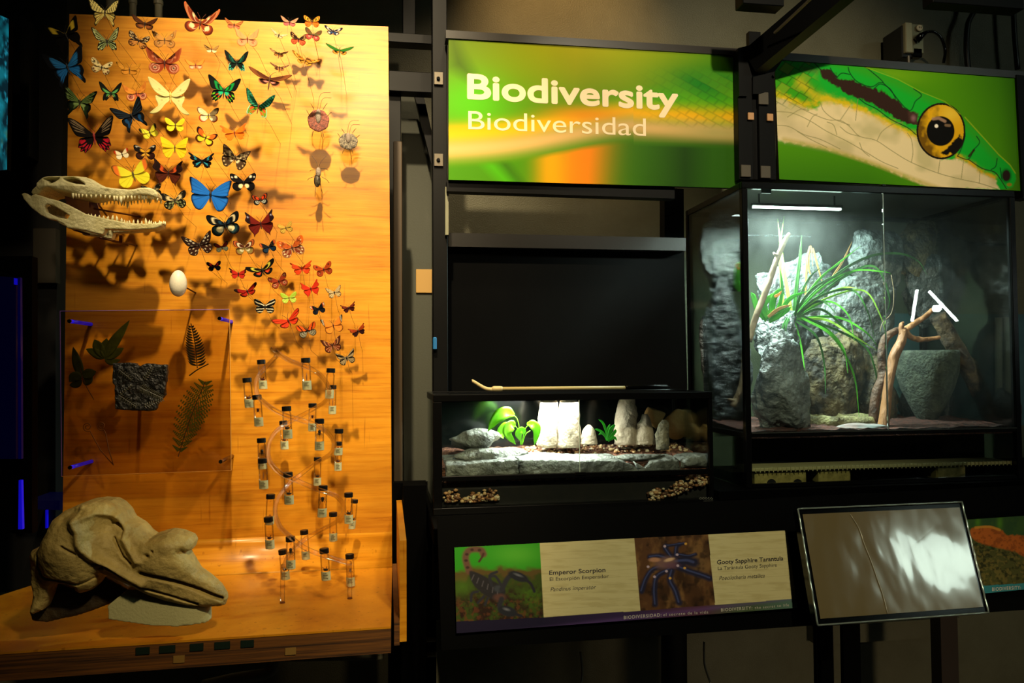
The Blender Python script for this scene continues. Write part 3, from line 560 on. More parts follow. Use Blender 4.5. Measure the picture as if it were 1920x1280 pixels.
# ---------------------------------------------------------------- pinned butterflies and moths
SHP={
'std':([(0,.04),(.25,.28),(.62,.60),(.93,.78),(1,.70),(.93,.42),(.84,.2),(.70,.02),(.35,-.04)],[(0,.02),(.4,.02),(.70,-.02),(.80,-.25),(.74,-.52),(.5,-.68),(.28,-.62),(.10,-.3)]),
'rnd':([(0,.04),(.22,.30),(.55,.58),(.85,.68),(.97,.58),(.95,.32),(.82,.10),(.6,0),(.3,-.04)],[(0,.02),(.4,.02),(.72,-.04),(.84,-.30),(.74,-.56),(.48,-.68),(.24,-.55),(.08,-.25)]),
'morpho':([(0,.05),(.25,.35),(.6,.62),(.95,.76),(1,.66),(.95,.4),(.88,.15),(.85,-.02),(.4,-.05)],[(0,.02),(.4,.0),(.82,-.05),(.88,-.3),(.78,-.56),(.62,-.78),(.40,-.80),(.24,-.6),(.08,-.25)]),
'swal':([(0,.04),(.25,.32),(.62,.68),(.92,.86),(1,.76),(.92,.42),(.84,.15),(.70,.0),(.3,-.04)],[(0,.02),(.4,.0),(.66,-.05),(.72,-.32),(.66,-.48),(.60,-.60),(.66,-.82),(.62,-.98),(.54,-.96),(.52,-.75),(.40,-.62),(.24,-.5),(.08,-.25)]),
'notail':([(0,.04),(.25,.34),(.62,.70),(.92,.86),(1,.76),(.9,.42),(.80,.15),(.66,.0),(.3,-.04)],[(0,.02),(.35,-.02),(.62,-.08),(.70,-.35),(.72,-.5),(.62,-.54),(.64,-.70),(.5,-.68),(.46,-.78),(.34,-.66),(.18,-.5),(.06,-.25)]),
'tri':([(0,.04),(.3,.40),(.65,.82),(.92,1.0),(.98,.9),(.88,.5),(.72,.15),(.5,.0),(.25,-.04)],[(0,.02),(.3,.0),(.55,-.05),(.66,-.35),(.68,-.62),(.60,-.72),(.52,-.62),(.40,-.70),(.26,-.55),(.1,-.3)]),
'long':([(0,.04),(.28,.22),(.65,.42),(.93,.50),(1,.42),(.94,.26),(.76,.10),(.5,-.02),(.25,-.05)],[(0,.02),(.35,-.02),(.62,-.04),(.66,-.18),(.52,-.34),(.32,-.42),(.16,-.36),(.06,-.18)]),
'leaf':([(0,.04),(.3,.30),(.60,.52),(.90,.88),(.96,.80),(.90,.55),(1,.28),(.84,.06),(.6,-.02),(.3,-.04)],[(0,.02),(.4,.02),(.80,-.02),(.84,-.25),(.72,-.50),(.58,-.72),(.56,-.95),(.50,-.80),(.26,-.62),(.08,-.28)]),
'pt':([(0,.04),(.3,.26),(.62,.42),(.95,.62),(1,.52),(.84,.34),(.90,.18),(.72,.0),(.35,-.04)],[(0,.02),(.35,0),(.70,-.06),(.74,-.26),(.62,-.38),(.66,-.56),(.56,-.52),(.44,-.58),(.26,-.52),(.08,-.26)]),
'moth':([(0,.05),(.30,.22),(.70,.45),(.98,.55),(1,.46),(.86,.18),(.66,-.02),(.35,-.06)],[(0,.0),(.3,-.04),(.62,-.06),(.68,-.22),(.58,-.40),(.36,-.46),(.16,-.38),(.05,-.18)]),
'emp':([(0,.05),(.28,.32),(.66,.62),(.96,.84),(1,.74),(.93,.45),(.84,.16),(.60,.0),(.3,-.06)],[(0,.0),(.3,-.06),(.68,-.05),(.84,-.22),(.82,-.48),(.62,-.66),(.40,-.66),(.22,-.55),(.07,-.3)]),
'hawk':([(0,.06),(.3,.16),(.7,.30),(.97,.36),(1,.30),(.80,.12),(.5,-.02),(.22,-.06)],[(0,.0),(.25,-.04),(.48,-.06),(.50,-.18),(.36,-.28),(.18,-.28),(.05,-.14)]),
'atlas':([(0,.05),(.25,.22),(.55,.42),(.78,.72),(.92,.92),(1,.84),(.92,.55),(.72,.22),(.55,.02),(.3,-.06)],[(0,.0),(.3,-.06),(.62,-.06),(.78,-.26),(.74,-.52),(.52,-.66),(.32,-.60),(.18,-.42),(.06,-.2)]),
'luna':([(0,.06),(.25,.34),(.6,.66),(.94,.82),(1,.74),(.90,.45),(.74,.18),(.5,.0),(.25,-.06)],[(0,.0),(.3,-.02),(.66,-.02),(.68,-.22),(.58,-.45),(.60,-.62),(.78,-.82),(.94,-.92),(.88,-.98),(.62,-.90),(.42,-.70),(.26,-.45),(.08,-.25)]),
}
def wingcol(X,Y,R,S,ops,seed):
    c=np.ones(X.shape+(3,))*.5
    def mx(col,w):
        nonlocal c; w=np.clip(w,0,1)[...,None]; c=c*(1-w)+lin(col)*w
    for tok in ops.split():
        k=tok.split(':'); o=k[0]; col=k[1]; a=[float(q) for q in k[2:]]
        if o=='c': c=np.ones(X.shape+(3,))*lin(col)
        elif o=='b': mx(col,(R-(1-a[0]))/.05+.5)
        elif o=='v': t=abs((S*a[0])%1-.5)*2; mx(col,(t>1-a[1])*(R>.12))
        elif o=='r':
            w=np.clip((R-a[0])/.06+.5,0,1)*np.clip((a[1]-R)/.06+.5,0,1)
            if len(a)>2: w=w*(S>=a[2])*(S<=a[3])
            mx(col,w)
        elif o=='d': t=((S*a[1])%1-.5)/a[1]*3.2; mx(col,(t*t+(R-a[0])**2<a[2]**2))
        elif o=='x': mx(col,np.clip((X-a[0])/.06+.5,0,1)*np.clip((a[1]-X)/.06+.5,0,1))
        elif o=='y': mx(col,np.clip((Y-a[0])/.06+.5,0,1)*np.clip((a[1]-Y)/.06+.5,0,1))
        elif o=='e': mx(col,np.clip((a[2]-np.hypot(X-a[0],Y-a[1]))/.04+.5,0,1))
        elif o=='s': t=(X*a[1]+Y*a[2])*a[0]; mx(col,(t%1<a[3])*1.0)
        elif o=='n': q=vnoise(np.stack([X*a[1],Y*a[1],X*0+seed],-1),seed,2); mx(col,np.clip(q*3,0,1)*a[0])
        elif o=='g': mx(col,np.clip((R-a[0])/(a[1]-a[0]),0,1))
    return c
WING=mat('butterfly_wing','fff',.75,attr=True,transl=.12,spec=.08)
INS={}
WIRE=mat('mounting_wire','4a3514',.5,metal=.4)
def bodymat(h): return mat('insect_body_'+h,h,.6,bump=.3,bs=400)
def place(base, ux, uy, n, x, y, z): return base+np.outer(x,ux)+np.outer(y,uy)+np.outer(z,n)
def butterfly(i,px,py,span,rot,shape,fo,ho,bc,label,cat='butterfly',D=None,bl=1.0):
    big=span>34; D=D if D else DB-.055-.10*((i*37)%10)/10-(.05 if big else 0)
    c=P(px,py,D); half=span/2*pxm(D)*.985; a=math.radians(-rot)
    ex=np.array([math.cos(a),0,math.sin(a)]); ey=np.array([-math.sin(a),0,math.cos(a)]); n=np.array([0,-1.,0])
    t=thing(cat if cat!='butterfly' else 'butterfly',label,cat,c,'butterflies and moths pinned over the plywood panel')
    nr=(16 if span>44 else 12) if big else 9; dih=.22+.12*((i*13)%7)/7
    for wi,(nm,out,ops) in enumerate((('forewing',SHP[shape][0],fo),('hindwing',SHP[shape][1],ho))):
        o=catmull(out,5 if big else 3,True); m=len(o); S=np.linspace(0,1,m,endpoint=False)
        ct=np.array([.38,.18]) if wi==0 else np.array([.30,-.18])
        R=np.linspace(0,1,nr)**.85; root=o[0]
        # rays from the wing root so veins radiate
        G=root+(o-root)[None]*R[:,None,None]; X=G[...,0];Y=G[...,1]
        cc=wingcol(X,Y,R[:,None]*np.ones(m),np.ones((nr,1))*S,ops,i)
        for s in(-1,1):
            z=X*dih*(1 if wi==0 else .6)+.012*wi*0+ .03*np.sin(Y*4+i)*X
            V=place(c,ex*half*s,ey*half,n*half,X.ravel(),Y.ravel(),z.ravel()-(.02 if wi else 0))
            V=np.vstack([V,V+np.array([0,.0004,0])]); q=np.arange(nr*m).reshape(nr,m)
            A=np.stack([q[:-1],q[1:],np.roll(q[1:],-1,1),np.roll(q[:-1],-1,1)],-1).reshape(-1,4)
            e=q[-1]; k=nr*m; E_=np.stack([e,e+k,np.roll(e,-1)+k,np.roll(e,-1)],-1)
            mk(nm,(V,np.vstack([A if s>0 else A[:,::-1],(A[:,::-1] if s>0 else A)+k,E_ if s>0 else E_[:,::-1]])),WING,t,cols=np.vstack([cc.reshape(-1,3)]*2))
    bw=.045*bl if big else .06*bl; L=.42*bl if cat=='butterfly' else .55*bl
    bp=[(0,.20,.03),(0,.12,.05),(0,.02,.05),(0,-.12,.03),(0,-L*.75,.01),(0,-L,.0)]; br=[.3,.9,1.25,.8,.75,.15]
    q=[c+ex*half*x+ey*half*y+n*half*z for x,y,z in bp]
    mk('body',tube(q,[half*bw*k for k in br],8,3),bodymat(bc),t,True)
    if big or cat=='butterfly':
        for s in(-1,1):
            w=[(s*.02,.18,.05),(s*.12,.36,.1),(s*.24,.52,.12)] if cat=='butterfly' else [(s*.02,.18,.05),(s*.12,.30,.1),(s*.26,.34,.12)]
            mk('antenna',tube([c+ex*half*x+ey*half*y+n*half*z for x,y,z in w],max(half*.012,.00025),4,2),bodymat(bc),t)
    # bent wire that holds the specimen off the board
    dx=.016+.012*((i*7)%5)/5; dz=-.03-.028*((i*11)%6)/6; dxx=dx*(1 if px<560 else .35)
    mk('wire',tube([c+np.array([0,.002,0])-ey*half*.1,c+np.array([dxx,.012,dz]),c+np.array([dxx*1.3,DB-c[1]+.001,dz*1.25])],.0004,5),WIRE,t)
BF=[
(124,66,58,-22,'swal','c:0a0806 r:e8c83c:.45:.72:.0:.62 r:0a0806:.56:.60:.2:.3 b:080604:.12','c:0a0806 b:080604:.1','100c08','black swallowtail with broad yellow bands overhanging the top left board corner'),
(197,24,50,0,'swal','c:d8c878 s:14100a:6:1:.3:.38 b:2a2010:.08','c:cdbb66 v:1a140a:9:.3 n:8a5a14:.5:9 b:1a1208:.1','3a3018','cream zebra-striped swallowtail with long tails at the top edge of the board'),
(272,45,43,6,'moth','c:3a1c0c v:5a3014:9:.3 b:24100a:.1','c:5a3014 r:8a4c20:.35:.7 b:2a140a:.12','1c0e08','dark brown moth with long body beneath the white pipe ends'),
(376,43,62,10,'atlas','c:7a2c10 r:d8b088:.42:.50 e:e8cc90:.42:.3:.09 r:5a1c0c:.5:.62 r:c89060:.82:.88 b:b05a30:.1','c:8a3414 e:e8d090:.42:-.28:.14 r:e0b890:.62:.68 b:5a2010:.14','5a2410','large rust atlas moth with pale window spots at the top edge'),
(201,78,46,-4,'tri','c:0c0e0a v:a8b070:11:.34 b:0a0a08:.12 d:c0c890:.88:9:.07','c:0c0e0a v:a0b070:9:.34 b:0a0a08:.2 d:b8c488:.86:7:.09','1a1a10','black butterfly with fine pale green streaks below the zebra swallowtail'),
(260,77,37,16,'rnd','c:241206 n:d0b080:.9:9 d:e0c898:.8:8:.09 b:1a0c06:.08','c:b87a38 d:2a1408:.75:8:.12 b:3a1c0a:.1 n:3a1c0a:.6:8','2a160a','small chequered brown butterfly under the dark long-bodied moth'),
(309,75,42,0,'emp','c:c08840 r:7a4c20:.72:.78 e:4a2c14:.62:.38:.12 e:d8b070:.62:.38:.07 b:a8743a:.1','c:b47c3c e:4a2c14:.5:-.28:.14 e:c89858:.5:-.28:.08 b:8a5a28:.1','5a4020','tan moth with four ringed eyespots right of the chequered butterfly'),
(127,126,68,-17,'swal','c:1c5f9c g:2470b0:.1:.5 v:0a1a2c:12:.18 b:080a10:.34 x:080a10:.7:1.1','c:1c66ac v:0a1a2c:8:.15 b:080a10:.24','0a0a10','big blue and black swallowtail hanging over the left board edge'),
(191,126,36,12,'rnd','c:e0cc90 n:1a120a:.95:7 d:1a120a:.9:8:.08','c:dcc688 n:1a120a:.8:7 d:6a1c0a:.8:6:.12 b:2a1a0c:.06','2a2010','small cream butterfly with black flecks below the streaked black one'),
(243,131,40,0,'moth','c:c88a2c v:a06a1c:9:.2 b:b07820:.1','c:c8842a b:a06a1c:.12','5a4016','translucent ochre butterfly nearly lost against the wood beside a shadow'),
(309,118,60,0,'emp','c:8a3a1c r:d89878:.48:.53 r:6a2410:.53:.62 e:c87850:.6:.3:.06 b:a8502c:.1 x:5a1c0c:.0:.16','c:8c3618 e:d8a080:.52:-.32:.24 e:7a2410:.52:-.32:.2 e:e0b088:.52:-.32:.11 e:2a100a:.52:-.32:.07 b:b06038:.1','4a1c0e','large rust red emperor moth with eyespots above the pale long-tailed moth'),
(367,122,34,-4,'moth','c:e09038 b:c87420:.1','c:e88058 e:f0b088:.4:-.2:.18 b:d86a40:.1','8a4018','little orange moth with pink hindwings right of the rust red emperor moth'),
(397,93,26,0,'moth','c:b89050 v:5a3414:8:.24 b:6a4018:.06','c:e8d8a0 b:c8b070:.12','6a2410','tiny clear-winged moth with cream hindwings and red body'),
(150,192,54,8,'swal','c:10180c v:7a9a50:11:.4 x:10140a:.78:1.1 d:98b070:.82:8:.08 b:0a0e08:.12','c:1c2c14 r:8aa860:.1:.5 d:88a060:.85:7:.08 b:0a0e08:.2','2a3018','green and black swallowtail with spotted margins at the left board edge'),
(208,175,38,0,'tri','c:0e120c r:5aa058:.15:.75:.55:.85 d:c0c080:.9:9:.04 b:0a0c08:.1','c:0e120c r:4e9850:.1:.55:.1:.4 r:c0a860:.3:.5:.6:.8 b:0a0c08:.2','1c1810','black butterfly with jade green wedge bands beside the spotted swallowtail'),
(256,175,40,-10,'emp','c:d88a30 n:b05a20:.7:6 b:c07028:.1','c:c8603a e:e8b080:.5:-.28:.27 e:6a1a20:.5:-.28:.19 e:d87868:.5:-.28:.13 e:200a0a:.5:-.28:.08 b:b05a28:.08','7a3414','orange moth with dark round pink-ringed eyes left of the pale long-tailed moth'),
(320,180,70,0,'luna','c:d8d490 v:c2bc74:8:.15 e:a89858:.5:.28:.04 b:cfc880:.06 y:cdb870:.9:1','c:d4d088 v:c2bc74:5:.15 e:a89858:.4:-.25:.035','d8c060','large pale green moth with long curling tails'),
(247,217,54,-26,'swal','c:0b0d12 v:1c2c3c:10:.3 b:070708:.1','c:0b0f18 r:16406c:.5:.72 b:070708:.2','0a0a0c','plain dark blue-black swallowtail left of the tails of the pale moth'),
(177,256,74,-6,'notail','c:0c0808 r:8a7458:.42:.88:.28:.62 v:0c0808:14:.5 b:080606:.1','c:0c0808 d:b8182c:.72:6:.15 d:a01428:.9:7:.09','8a1c1c','large black butterfly with crimson hindwing spots and grey-streaked forewings'),
(391,216,38,0,'rnd','c:e8d8a8 v:b09058:8:.12 b:6a3a18:.1 n:c8a468:.4:5','c:ecdcae r:e8b818:.1:.4:.55:.95 b:b03c14:.16','5a4a28','white butterfly with yellow centre and red rimmed hindwings'),
(444,118,42,0,'tri','c:07120e r:10866a:.35:.42 r:0c6a50:.6:.64 b:060a08:.08','c:07120e d:38c0a0:.78:8:.10 b:90d0b0:.06','0c0e0a','black day-flying moth with thin turquoise bars and pale fringed tails','moth'),
(420,170,56,5,'notail','c:060c08 r:0c9038:.15:.30 r:0e8a3c:.45:.60 b:060806:.14','c:060c08 r:18b078:.15:.45 d:c83c14:.55:4:.16 d:68b818:.85:6:.10','0c0c08','black moth with emerald bands and red spotted hindwings left of the teal striped one','moth'),
(485,200,52,12,'tri','c:2c8a68 s:0a120e:6:.5:.9:.42 b:0a120e:.05','c:5c8a20 d:d8481c:.62:5:.2 r:0c140c:.3:.4 b:98c0a0:.08','7a2c10','teal and black striped moth with orange hindwings','moth'),
(439,47,32,6,'moth','c:b06a34 v:6a3014:6:.3 b:8a4c20:.08','c:d8684c b:c05838:.1','4a200c','small moth with rosy hindwings near the top edge right of the atlas moth'),
(464,73,42,0,'emp','c:d0925c r:b8744a:.6:.64 b:a8683c:.06','c:d88a60 e:8a2c20:.5:-.28:.14 e:e8a070:.5:-.28:.09 e:2a100a:.5:-.28:.05 b:c87c48:.1','7a3c18','peach coloured moth with hooked wings and small dark eyespots'),
(543,42,31,4,'moth','c:b88868 n:7a4028:.6:7 b:8a5840:.06','c:c85a58 b:a84844:.1','3a1c14','small dusky pink moth overlapping the top board edge'),
(585,41,30,0,'rnd','c:2a160a r:e8b838:.3:.42 r:e8b030:.62:.72 r:e09028:.86:.94','c:f06418 d:2a140a:.8:3:.1','4a240e','small yellow and black tiger moth with bright orange hindwings at top edge'),
(625,59,33,6,'long','c:1a1626 r:d8c8b0:.56:.70 b:141018:.1','c:1a2236 r:2c4a7c:.2:.5 e:e0d0b8:.45:-.25:.13 b:141018:.12','1a1c2c','small dark blue butterfly with white wing patches at the board top right'),
(637,95,50,4,'hawk','c:2c6a1c v:1c4c12:8:.2 b:1c4a14:.06','c:e08a28 r:2a1408:.5:.7 e:2a1408:.25:-.14:.06 b:2a1808:.08','3c5a1c','green winged moth with orange hindwings and thick body','hawk_moth'),
(587,66,31,10,'rnd','c:5a4a28 d:8a2a1c:.6:5:.1 b:3a2a18:.1','c:c84038 e:e08870:.4:-.25:.1 b:6a3820:.16','3a2414','olive and rose red small moth above the orange-dotted one'),
(560,74,31,6,'rnd','c:2c1a0e d:e8a868:.7:6:.12 b:2a160a:.08','c:e0502c d:2a120a:.75:5:.12 b:2a140a:.1','1c100a','small red tiger moth with black dots under the dusky pink moth'),
(523,66,30,18,'hawk','c:c0a878 v:7a6848:9:.24 n:e0d0a8:.6:6','c:c8b080 b:8a7850:.1','2a1c10','glassy pale grey moth with dark abdomen at upper right'),
(523,101,33,8,'hawk','c:7a4a20 s:d8b078:5:.3:1:.35 b:5a3414:.06','c:b87a40 b:6a3c18:.15','6a4424','small brown hawk moth with pale wing stripes','hawk_moth'),
(524,127,33,6,'hawk','c:5c341c n:d0a070:.7:7 b:3c200e:.06','c:c88860 r:5a3018:.6:.72 b:6a4020:.1','4a2c18','mottled brown hawk moth right above the largest hawk moth','hawk_moth'),
(506,149,75,9,'hawk','c:4c2410 g:7a4420:.4:.9 r:2a120a:.55:.6 b:3a1c0c:.05','c:2a120a r:d88070:.35:.6 r:2a120a:.6:.8 b:c07850:.1','5a3418','largest hawk moth, dark brown wings with pink hindwing bars','hawk_moth'),
(572,114,52,18,'hawk','c:a86c18 s:5a380e:4:.5:1:.35 r:d8a848:.7:.8 b:8a5a18:.05','c:c88c30 r:5a3410:.55:.7 b:a87420:.1','a87424','golden brown hawk moth tilted beside a butterfly shadow','hawk_moth'),
(281,248,31,-22,'rnd','c:e0d83c x:1c1408:.72:1.1 b:3a2c0c:.05','c:dcd838 b:d0c830:.05','4a3c10','small yellow butterfly with black forewing tips'),
(329,235,34,0,'rnd','c:e4d428 v:c8b81c:7:.1','c:e8d82c v:c8b81c:6:.1','5a4814','plain lemon yellow butterfly between the pale moth tails and larger yellow one'),
(386,258,38,22,'rnd','c:e0641c b:2a1008:.2 r:d8cc30:.0:.32','c:c8c828 b:4a1c08:.2','3a2c10','yellow butterfly with orange black-rimmed forewing tips and maroon margins'),
(328,277,46,0,'morpho','c:eac820 v:c8a010:8:.14','c:eecc24 v:c8a010:7:.14','6a5014','large golden yellow butterfly with black veined body'),
(273,286,38,-2,'rnd','c:120c0c r:d8d4c8:.74:.84:.2:.45 r:e0a428:.0:.42 b:120c0c:.08','c:30140e r:dca838:.0:.5:.5:1 b:1c0c0a:.12','a07820','dark butterfly with amber centre and white forewing bars left of golden yellow one'),
(229,289,25,-16,'rnd','c:ece0b8 x:c8380c:.7:1.1 b:5a2010:.06','c:ece4c0','3a2c18','tiny white butterfly with red forewing tips'),
(250,327,62,-16,'rnd','c:e4dc34 x:e8762c:.66:.92 x:2a180c:.92:1.1 b:2a180c:.05','c:e2d830 v:c8c020:7:.12','4a4018','large yellow butterfly with orange forewing tips above the reptile snout'),
(316,324,50,4,'leaf','c:4a1c0c r:c8501c:.38:.56 r:1a0c0a:.56:.9 b:241010:.1','c:4c1c0c v:341208:8:.2 b:34120a:.08','2a1008','brown leaf-shaped butterfly with orange band and black forewing tips'),
(379,302,43,0,'pt','c:0a0c0e r:2c8498:.5:.64:.35:.75 b:080808:.1','c:0a0c0e r:288aa0:.2:.72:.35:.6 b:080808:.1','0c0a0a','black butterfly with short turquoise bars above the bright blue one'),
(440,249,45,-8,'pt','c:f07818 v:d86810:7:.1 x:e8641c:.7:1.1','c:f0761a v:d86810:6:.1','7a3c10','plain bright orange butterfly with pointed wings'),
(441,296,48,14,'morpho','c:3c2c1c r:d8c898:.38:.50 n:c8b080:.5:9 b:2a1c10:.08','c:463220 r:dccc9c:.3:.44 d:c8b080:.86:8:.06 b:2a1c10:.08','3a2c18','grey-brown butterfly with a cream stripe down each wing'),
(457,342,46,-3,'rnd','c:0c0808 e:e8dcb8:.55:.42:.1 e:d8d0c0:.82:.38:.06 b:0a0606:.08','c:0c0808 e:ecd8a4:.22:-.28:.17 b:0a0606:.1','140c0a','black butterfly with two round cream hindwing spots'),
(395,365,71,4,'morpho','c:1f6fd0 v:1854a8:9:.10 x:0a1020:.9:1.1 b:0a1228:.05','c:1e6ccc v:1650a4:8:.12 b:0c1830:.06','1a1412','large brilliant blue butterfly in middle of the panel'),
(488,374,29,-10,'rnd','c:1a100c r:d83c10:.25:.5 r:d84c14:.7:.8 b:1a100c:.06','c:120e0e r:c8ccc0:.35:.45 r:b8bcb0:.65:.72 b:0a0808:.1','1a100c','small red-banded butterfly with white circle patterns on the hindwings'),
(422,421,57,-10,'rnd','c:0a0c10 r:e0cfa0:.60:.72:.2:.65 g:0a0c10:.72:1 r:1c3c50:.2:.36 b:080808:.06','c:0a1a20 e:d8d4a8:.34:-.26:.2 e:f0e4b0:.32:-.24:.1 r:1a4048:.72:.82 b:080c10:.12','0a0a0a','large black butterfly with cream forewing bars and glowing pale hindwing discs'),
(489,419,50,-8,'leaf','c:6a1810 x:1c0c10:.66:1.1 e:b8b0c8:.8:.5:.05 b:341008:.05','c:64160e v:4a1008:7:.16 b:3a0e08:.06','3a100a','dark red leaf-winged butterfly with black tips right of the black disc one'),
(536,427,27,-16,'rnd','c:d0a844 v:6a5420:9:.3 b:7a5c20:.08','c:d4ac48 v:6a5420:8:.3 b:7a5c20:.1','5a4414','tiny transparent yellow-veined butterfly'),
(328,376,44,-10,'rnd','c:161410 r:d8c088:.38:.58 n:d8c890:.5:9 b:100c0a:.2','c:16180f n:a8b070:.7:10 d:b8b888:.84:8:.05 b:100c0a:.06','1c1810','black butterfly with cream forewing patches just past the reptile snout'),
(286,358,34,-12,'rnd','c:12100e n:b8a878:.6:8 b:0c0a08:.1','c:12100e n:a8a070:.6:8 b:0c0a08:.1','141010','black butterfly mostly hidden behind the reptile snout tip','butterfly',2.04),
(374,459,51,-14,'std','c:24140e e:d8d0b8:.5:.38:.06 d:d8ccb0:.72:7:.07 e:d8d0b8:.35:.2:.05 b:1c0e0a:.06','c:30180e d:d0c0a0:.55:6:.09 d:c8b898:.85:7:.06 b:24120a:.06','2a160c','dark brown butterfly with rows of white spots'),
(416,463,25,-12,'rnd','c:5a140e b:1a0e0e:.2','c:a8b098 v:5a6a50:7:.2 b:687058:.1','1a1410','tiny maroon butterfly with pale grey-green hindwings'),
(459,464,38,-6,'rnd','c:4a200e r:e8dcb8:.5:.62 r:c8602c:.78:.9 b:5a2c14:.06','c:8a7a40 r:ece0bc:.42:.54 b:7a3c14:.14','8a6c34','brown butterfly crossed by a white curved band beside a large wing shadow'),
(504,463,29,-18,'rnd','c:12161c x:d85c20:.76:.9 x:e0c0a0:.9:1.1 b:0c0e12:.05','c:122c44 b:0a1018:.14','12141a','small midnight blue butterfly with orange wingtips'),
(548,464,49,-17,'rnd','c:b0501c n:2a1008:.7:9 d:e8c890:.8:7:.07 x:c85c14:.78:1.1','c:7a3018 n:e0c090:.6:11 d:ecd8a8:.8:8:.08 b:c89860:.05','5a2c14','orange and brown chequered butterfly, largest of those at the right fringe'),
(402,499,25,-8,'rnd','c:14101a r:a81c1c:.35:.6 b:100c14:.1','c:101828 b:0a0c14:.12','14101a','tiny blue-black butterfly with red forewing patch'),
(447,513,31,0,'pt','c:c0281c x:1c0e0c:.68:1.1 b:2a100c:.05','c:b8261a b:30100c:.06','2a0e0a','red butterfly with black forewing tips left of a yellow-marked longwing'),
(492,506,52,-20,'long','c:0c0a08 r:d8d048:.52:.66 b:0a0808:.05','c:0c0a08 r:d84420:.35:.7:.1:.6 b:0a0808:.12','0c0a08','longwing butterfly, black with yellow bars and scarlet hindwing stripes'),
(566,503,38,-8,'pt','c:d04418 v:8a2410:7:.16 b:6a1c0c:.04','c:cc3c14 r:e89070:.35:.4 b:7a200c:.06','6a1c0c','scarlet butterfly with hooked wings and tiny tails'),
(607,505,34,-17,'rnd','c:a84014 e:2a0e18:.62:.38:.1 e:5a1408:.35:.2:.06 b:5a2410:.08','c:9a3c18 e:2a0e10:.5:-.3:.1 e:d89060:.5:-.3:.05 b:6a2c14:.08','4a1c0c','rust butterfly with purple-eyed spots, rightmost on its row'),
(523,527,34,-20,'rnd','c:8a3018 e:d8a070:.7:.42:.1 e:2a0c08:.68:.4:.06 b:3a140c:.06','c:8c3820 e:e0a078:.5:-.32:.14 e:2a1010:.5:-.32:.09 b:4a1c10:.06','3a140c','reddish brown butterfly with eyespots under the yellow-marked longwing'),
(464,546,41,-20,'long','c:9c1c12 v:2a0c0a:7:.2 x:1c0c0a:.72:1.1 b:1c0c0a:.08','c:b02414 b:1c0c0a:.14','1c0c0a','crimson longwing butterfly with smoky tips'),
(583,541,32,-15,'leaf','c:c83018 b:8a1c10:.05','c:c42c16 b:8a1c10:.06','6a180c','plain scarlet butterfly with angular wings'),
(542,558,29,-6,'rnd','c:a8c838 v:c8dc80:6:.2 b:90b02c:.08','c:b0cc40 v:c8dc80:6:.18','a87c30','pale lime green butterfly'),
(627,548,28,-14,'std','c:e0c890 v:3a2010:9:.3 b:4a2c14:.1','c:dcc48c v:3a2010:8:.24 b:5a3014:.1','2a180c','small cream butterfly with brown veins near right fringe'),
(497,574,38,0,'rnd','c:100e0c s:e0d8b8:3.2:-.4:1:.33 b:0c0a08:.06','c:100e0c s:dcd4b4:4:.1:1:.3 b:0c0a08:.08','100e0c','black butterfly with neat white zebra stripes above the scarlet longwing'),
(597,579,27,-18,'rnd','c:100e14 x:c85a28:.7:.84 x:d8c8b0:.84:1.1 b:0c0a0e:.05','c:141826 b:0c0c12:.1','100e12','small black butterfly with orange and white wingtips low on the right'),
(654,577,27,-16,'pt','c:4a140e n:a04828:.6:8 b:2a0c0a:.06','c:3c120e b:2a0c0a:.1','2a0c0a','small maroon butterfly, highest of the last few at far right'),
(541,601,52,-26,'long','c:dc3c1c v:5a1408:6:.16 b:5a1c0c:.07','c:e03c1c v:7a1c0c:6:.1 b:4a140c:.12','5a1c0c','scarlet longwing butterfly, brightest red of the lower group'),
(576,619,36,-14,'rnd','c:e05a1c s:1c100a:2.6:1:-.5:.32 b:1c100a:.06','c:14100e r:d8d0b0:.35:.43 r:d0c8a8:.6:.68 r:c8c0a0:.84:.9 b:14100e:.05','1c100a','orange striped butterfly with ringed black and white hindwings'),
(625,610,40,-14,'std','c:e8882c x:1c100c:.72:1.1 x:d8d0b8:.78:.84 b:2a140a:.05','c:ea8c2e d:2a140a:.6:3:.06 b:2a140a:.08','3a1c0c','orange butterfly with black and white forewing tips above the banded brown one'),
(671,620,31,-22,'pt','c:a03c14 n:2a0e0a:.6:7 b:2a0e0a:.08','c:2a0e10 b:1c0a0c:.1','2a1008','ragged brown butterfly with dark hindwings at extreme right'),
(623,647,36,-14,'std','c:4a2010 r:c87040:.3:.4 r:d89868:.62:.7 b:2a120a:.06','c:7a3418 v:d8a070:7:.2 b:3a180c:.1','3a180c','brown butterfly with tan bands, second lowest of all'),
(650,671,34,-16,'std','c:1c1410 v:d0b888:12:.34 b:1c1410:.08','c:1c1410 v:ccb484:10:.34 b:1c1410:.1','1c1410','dark butterfly with dense cream streaks, lowest of all above the tubes'),
]
for i,b in enumerate(BF): butterfly(i,*b)
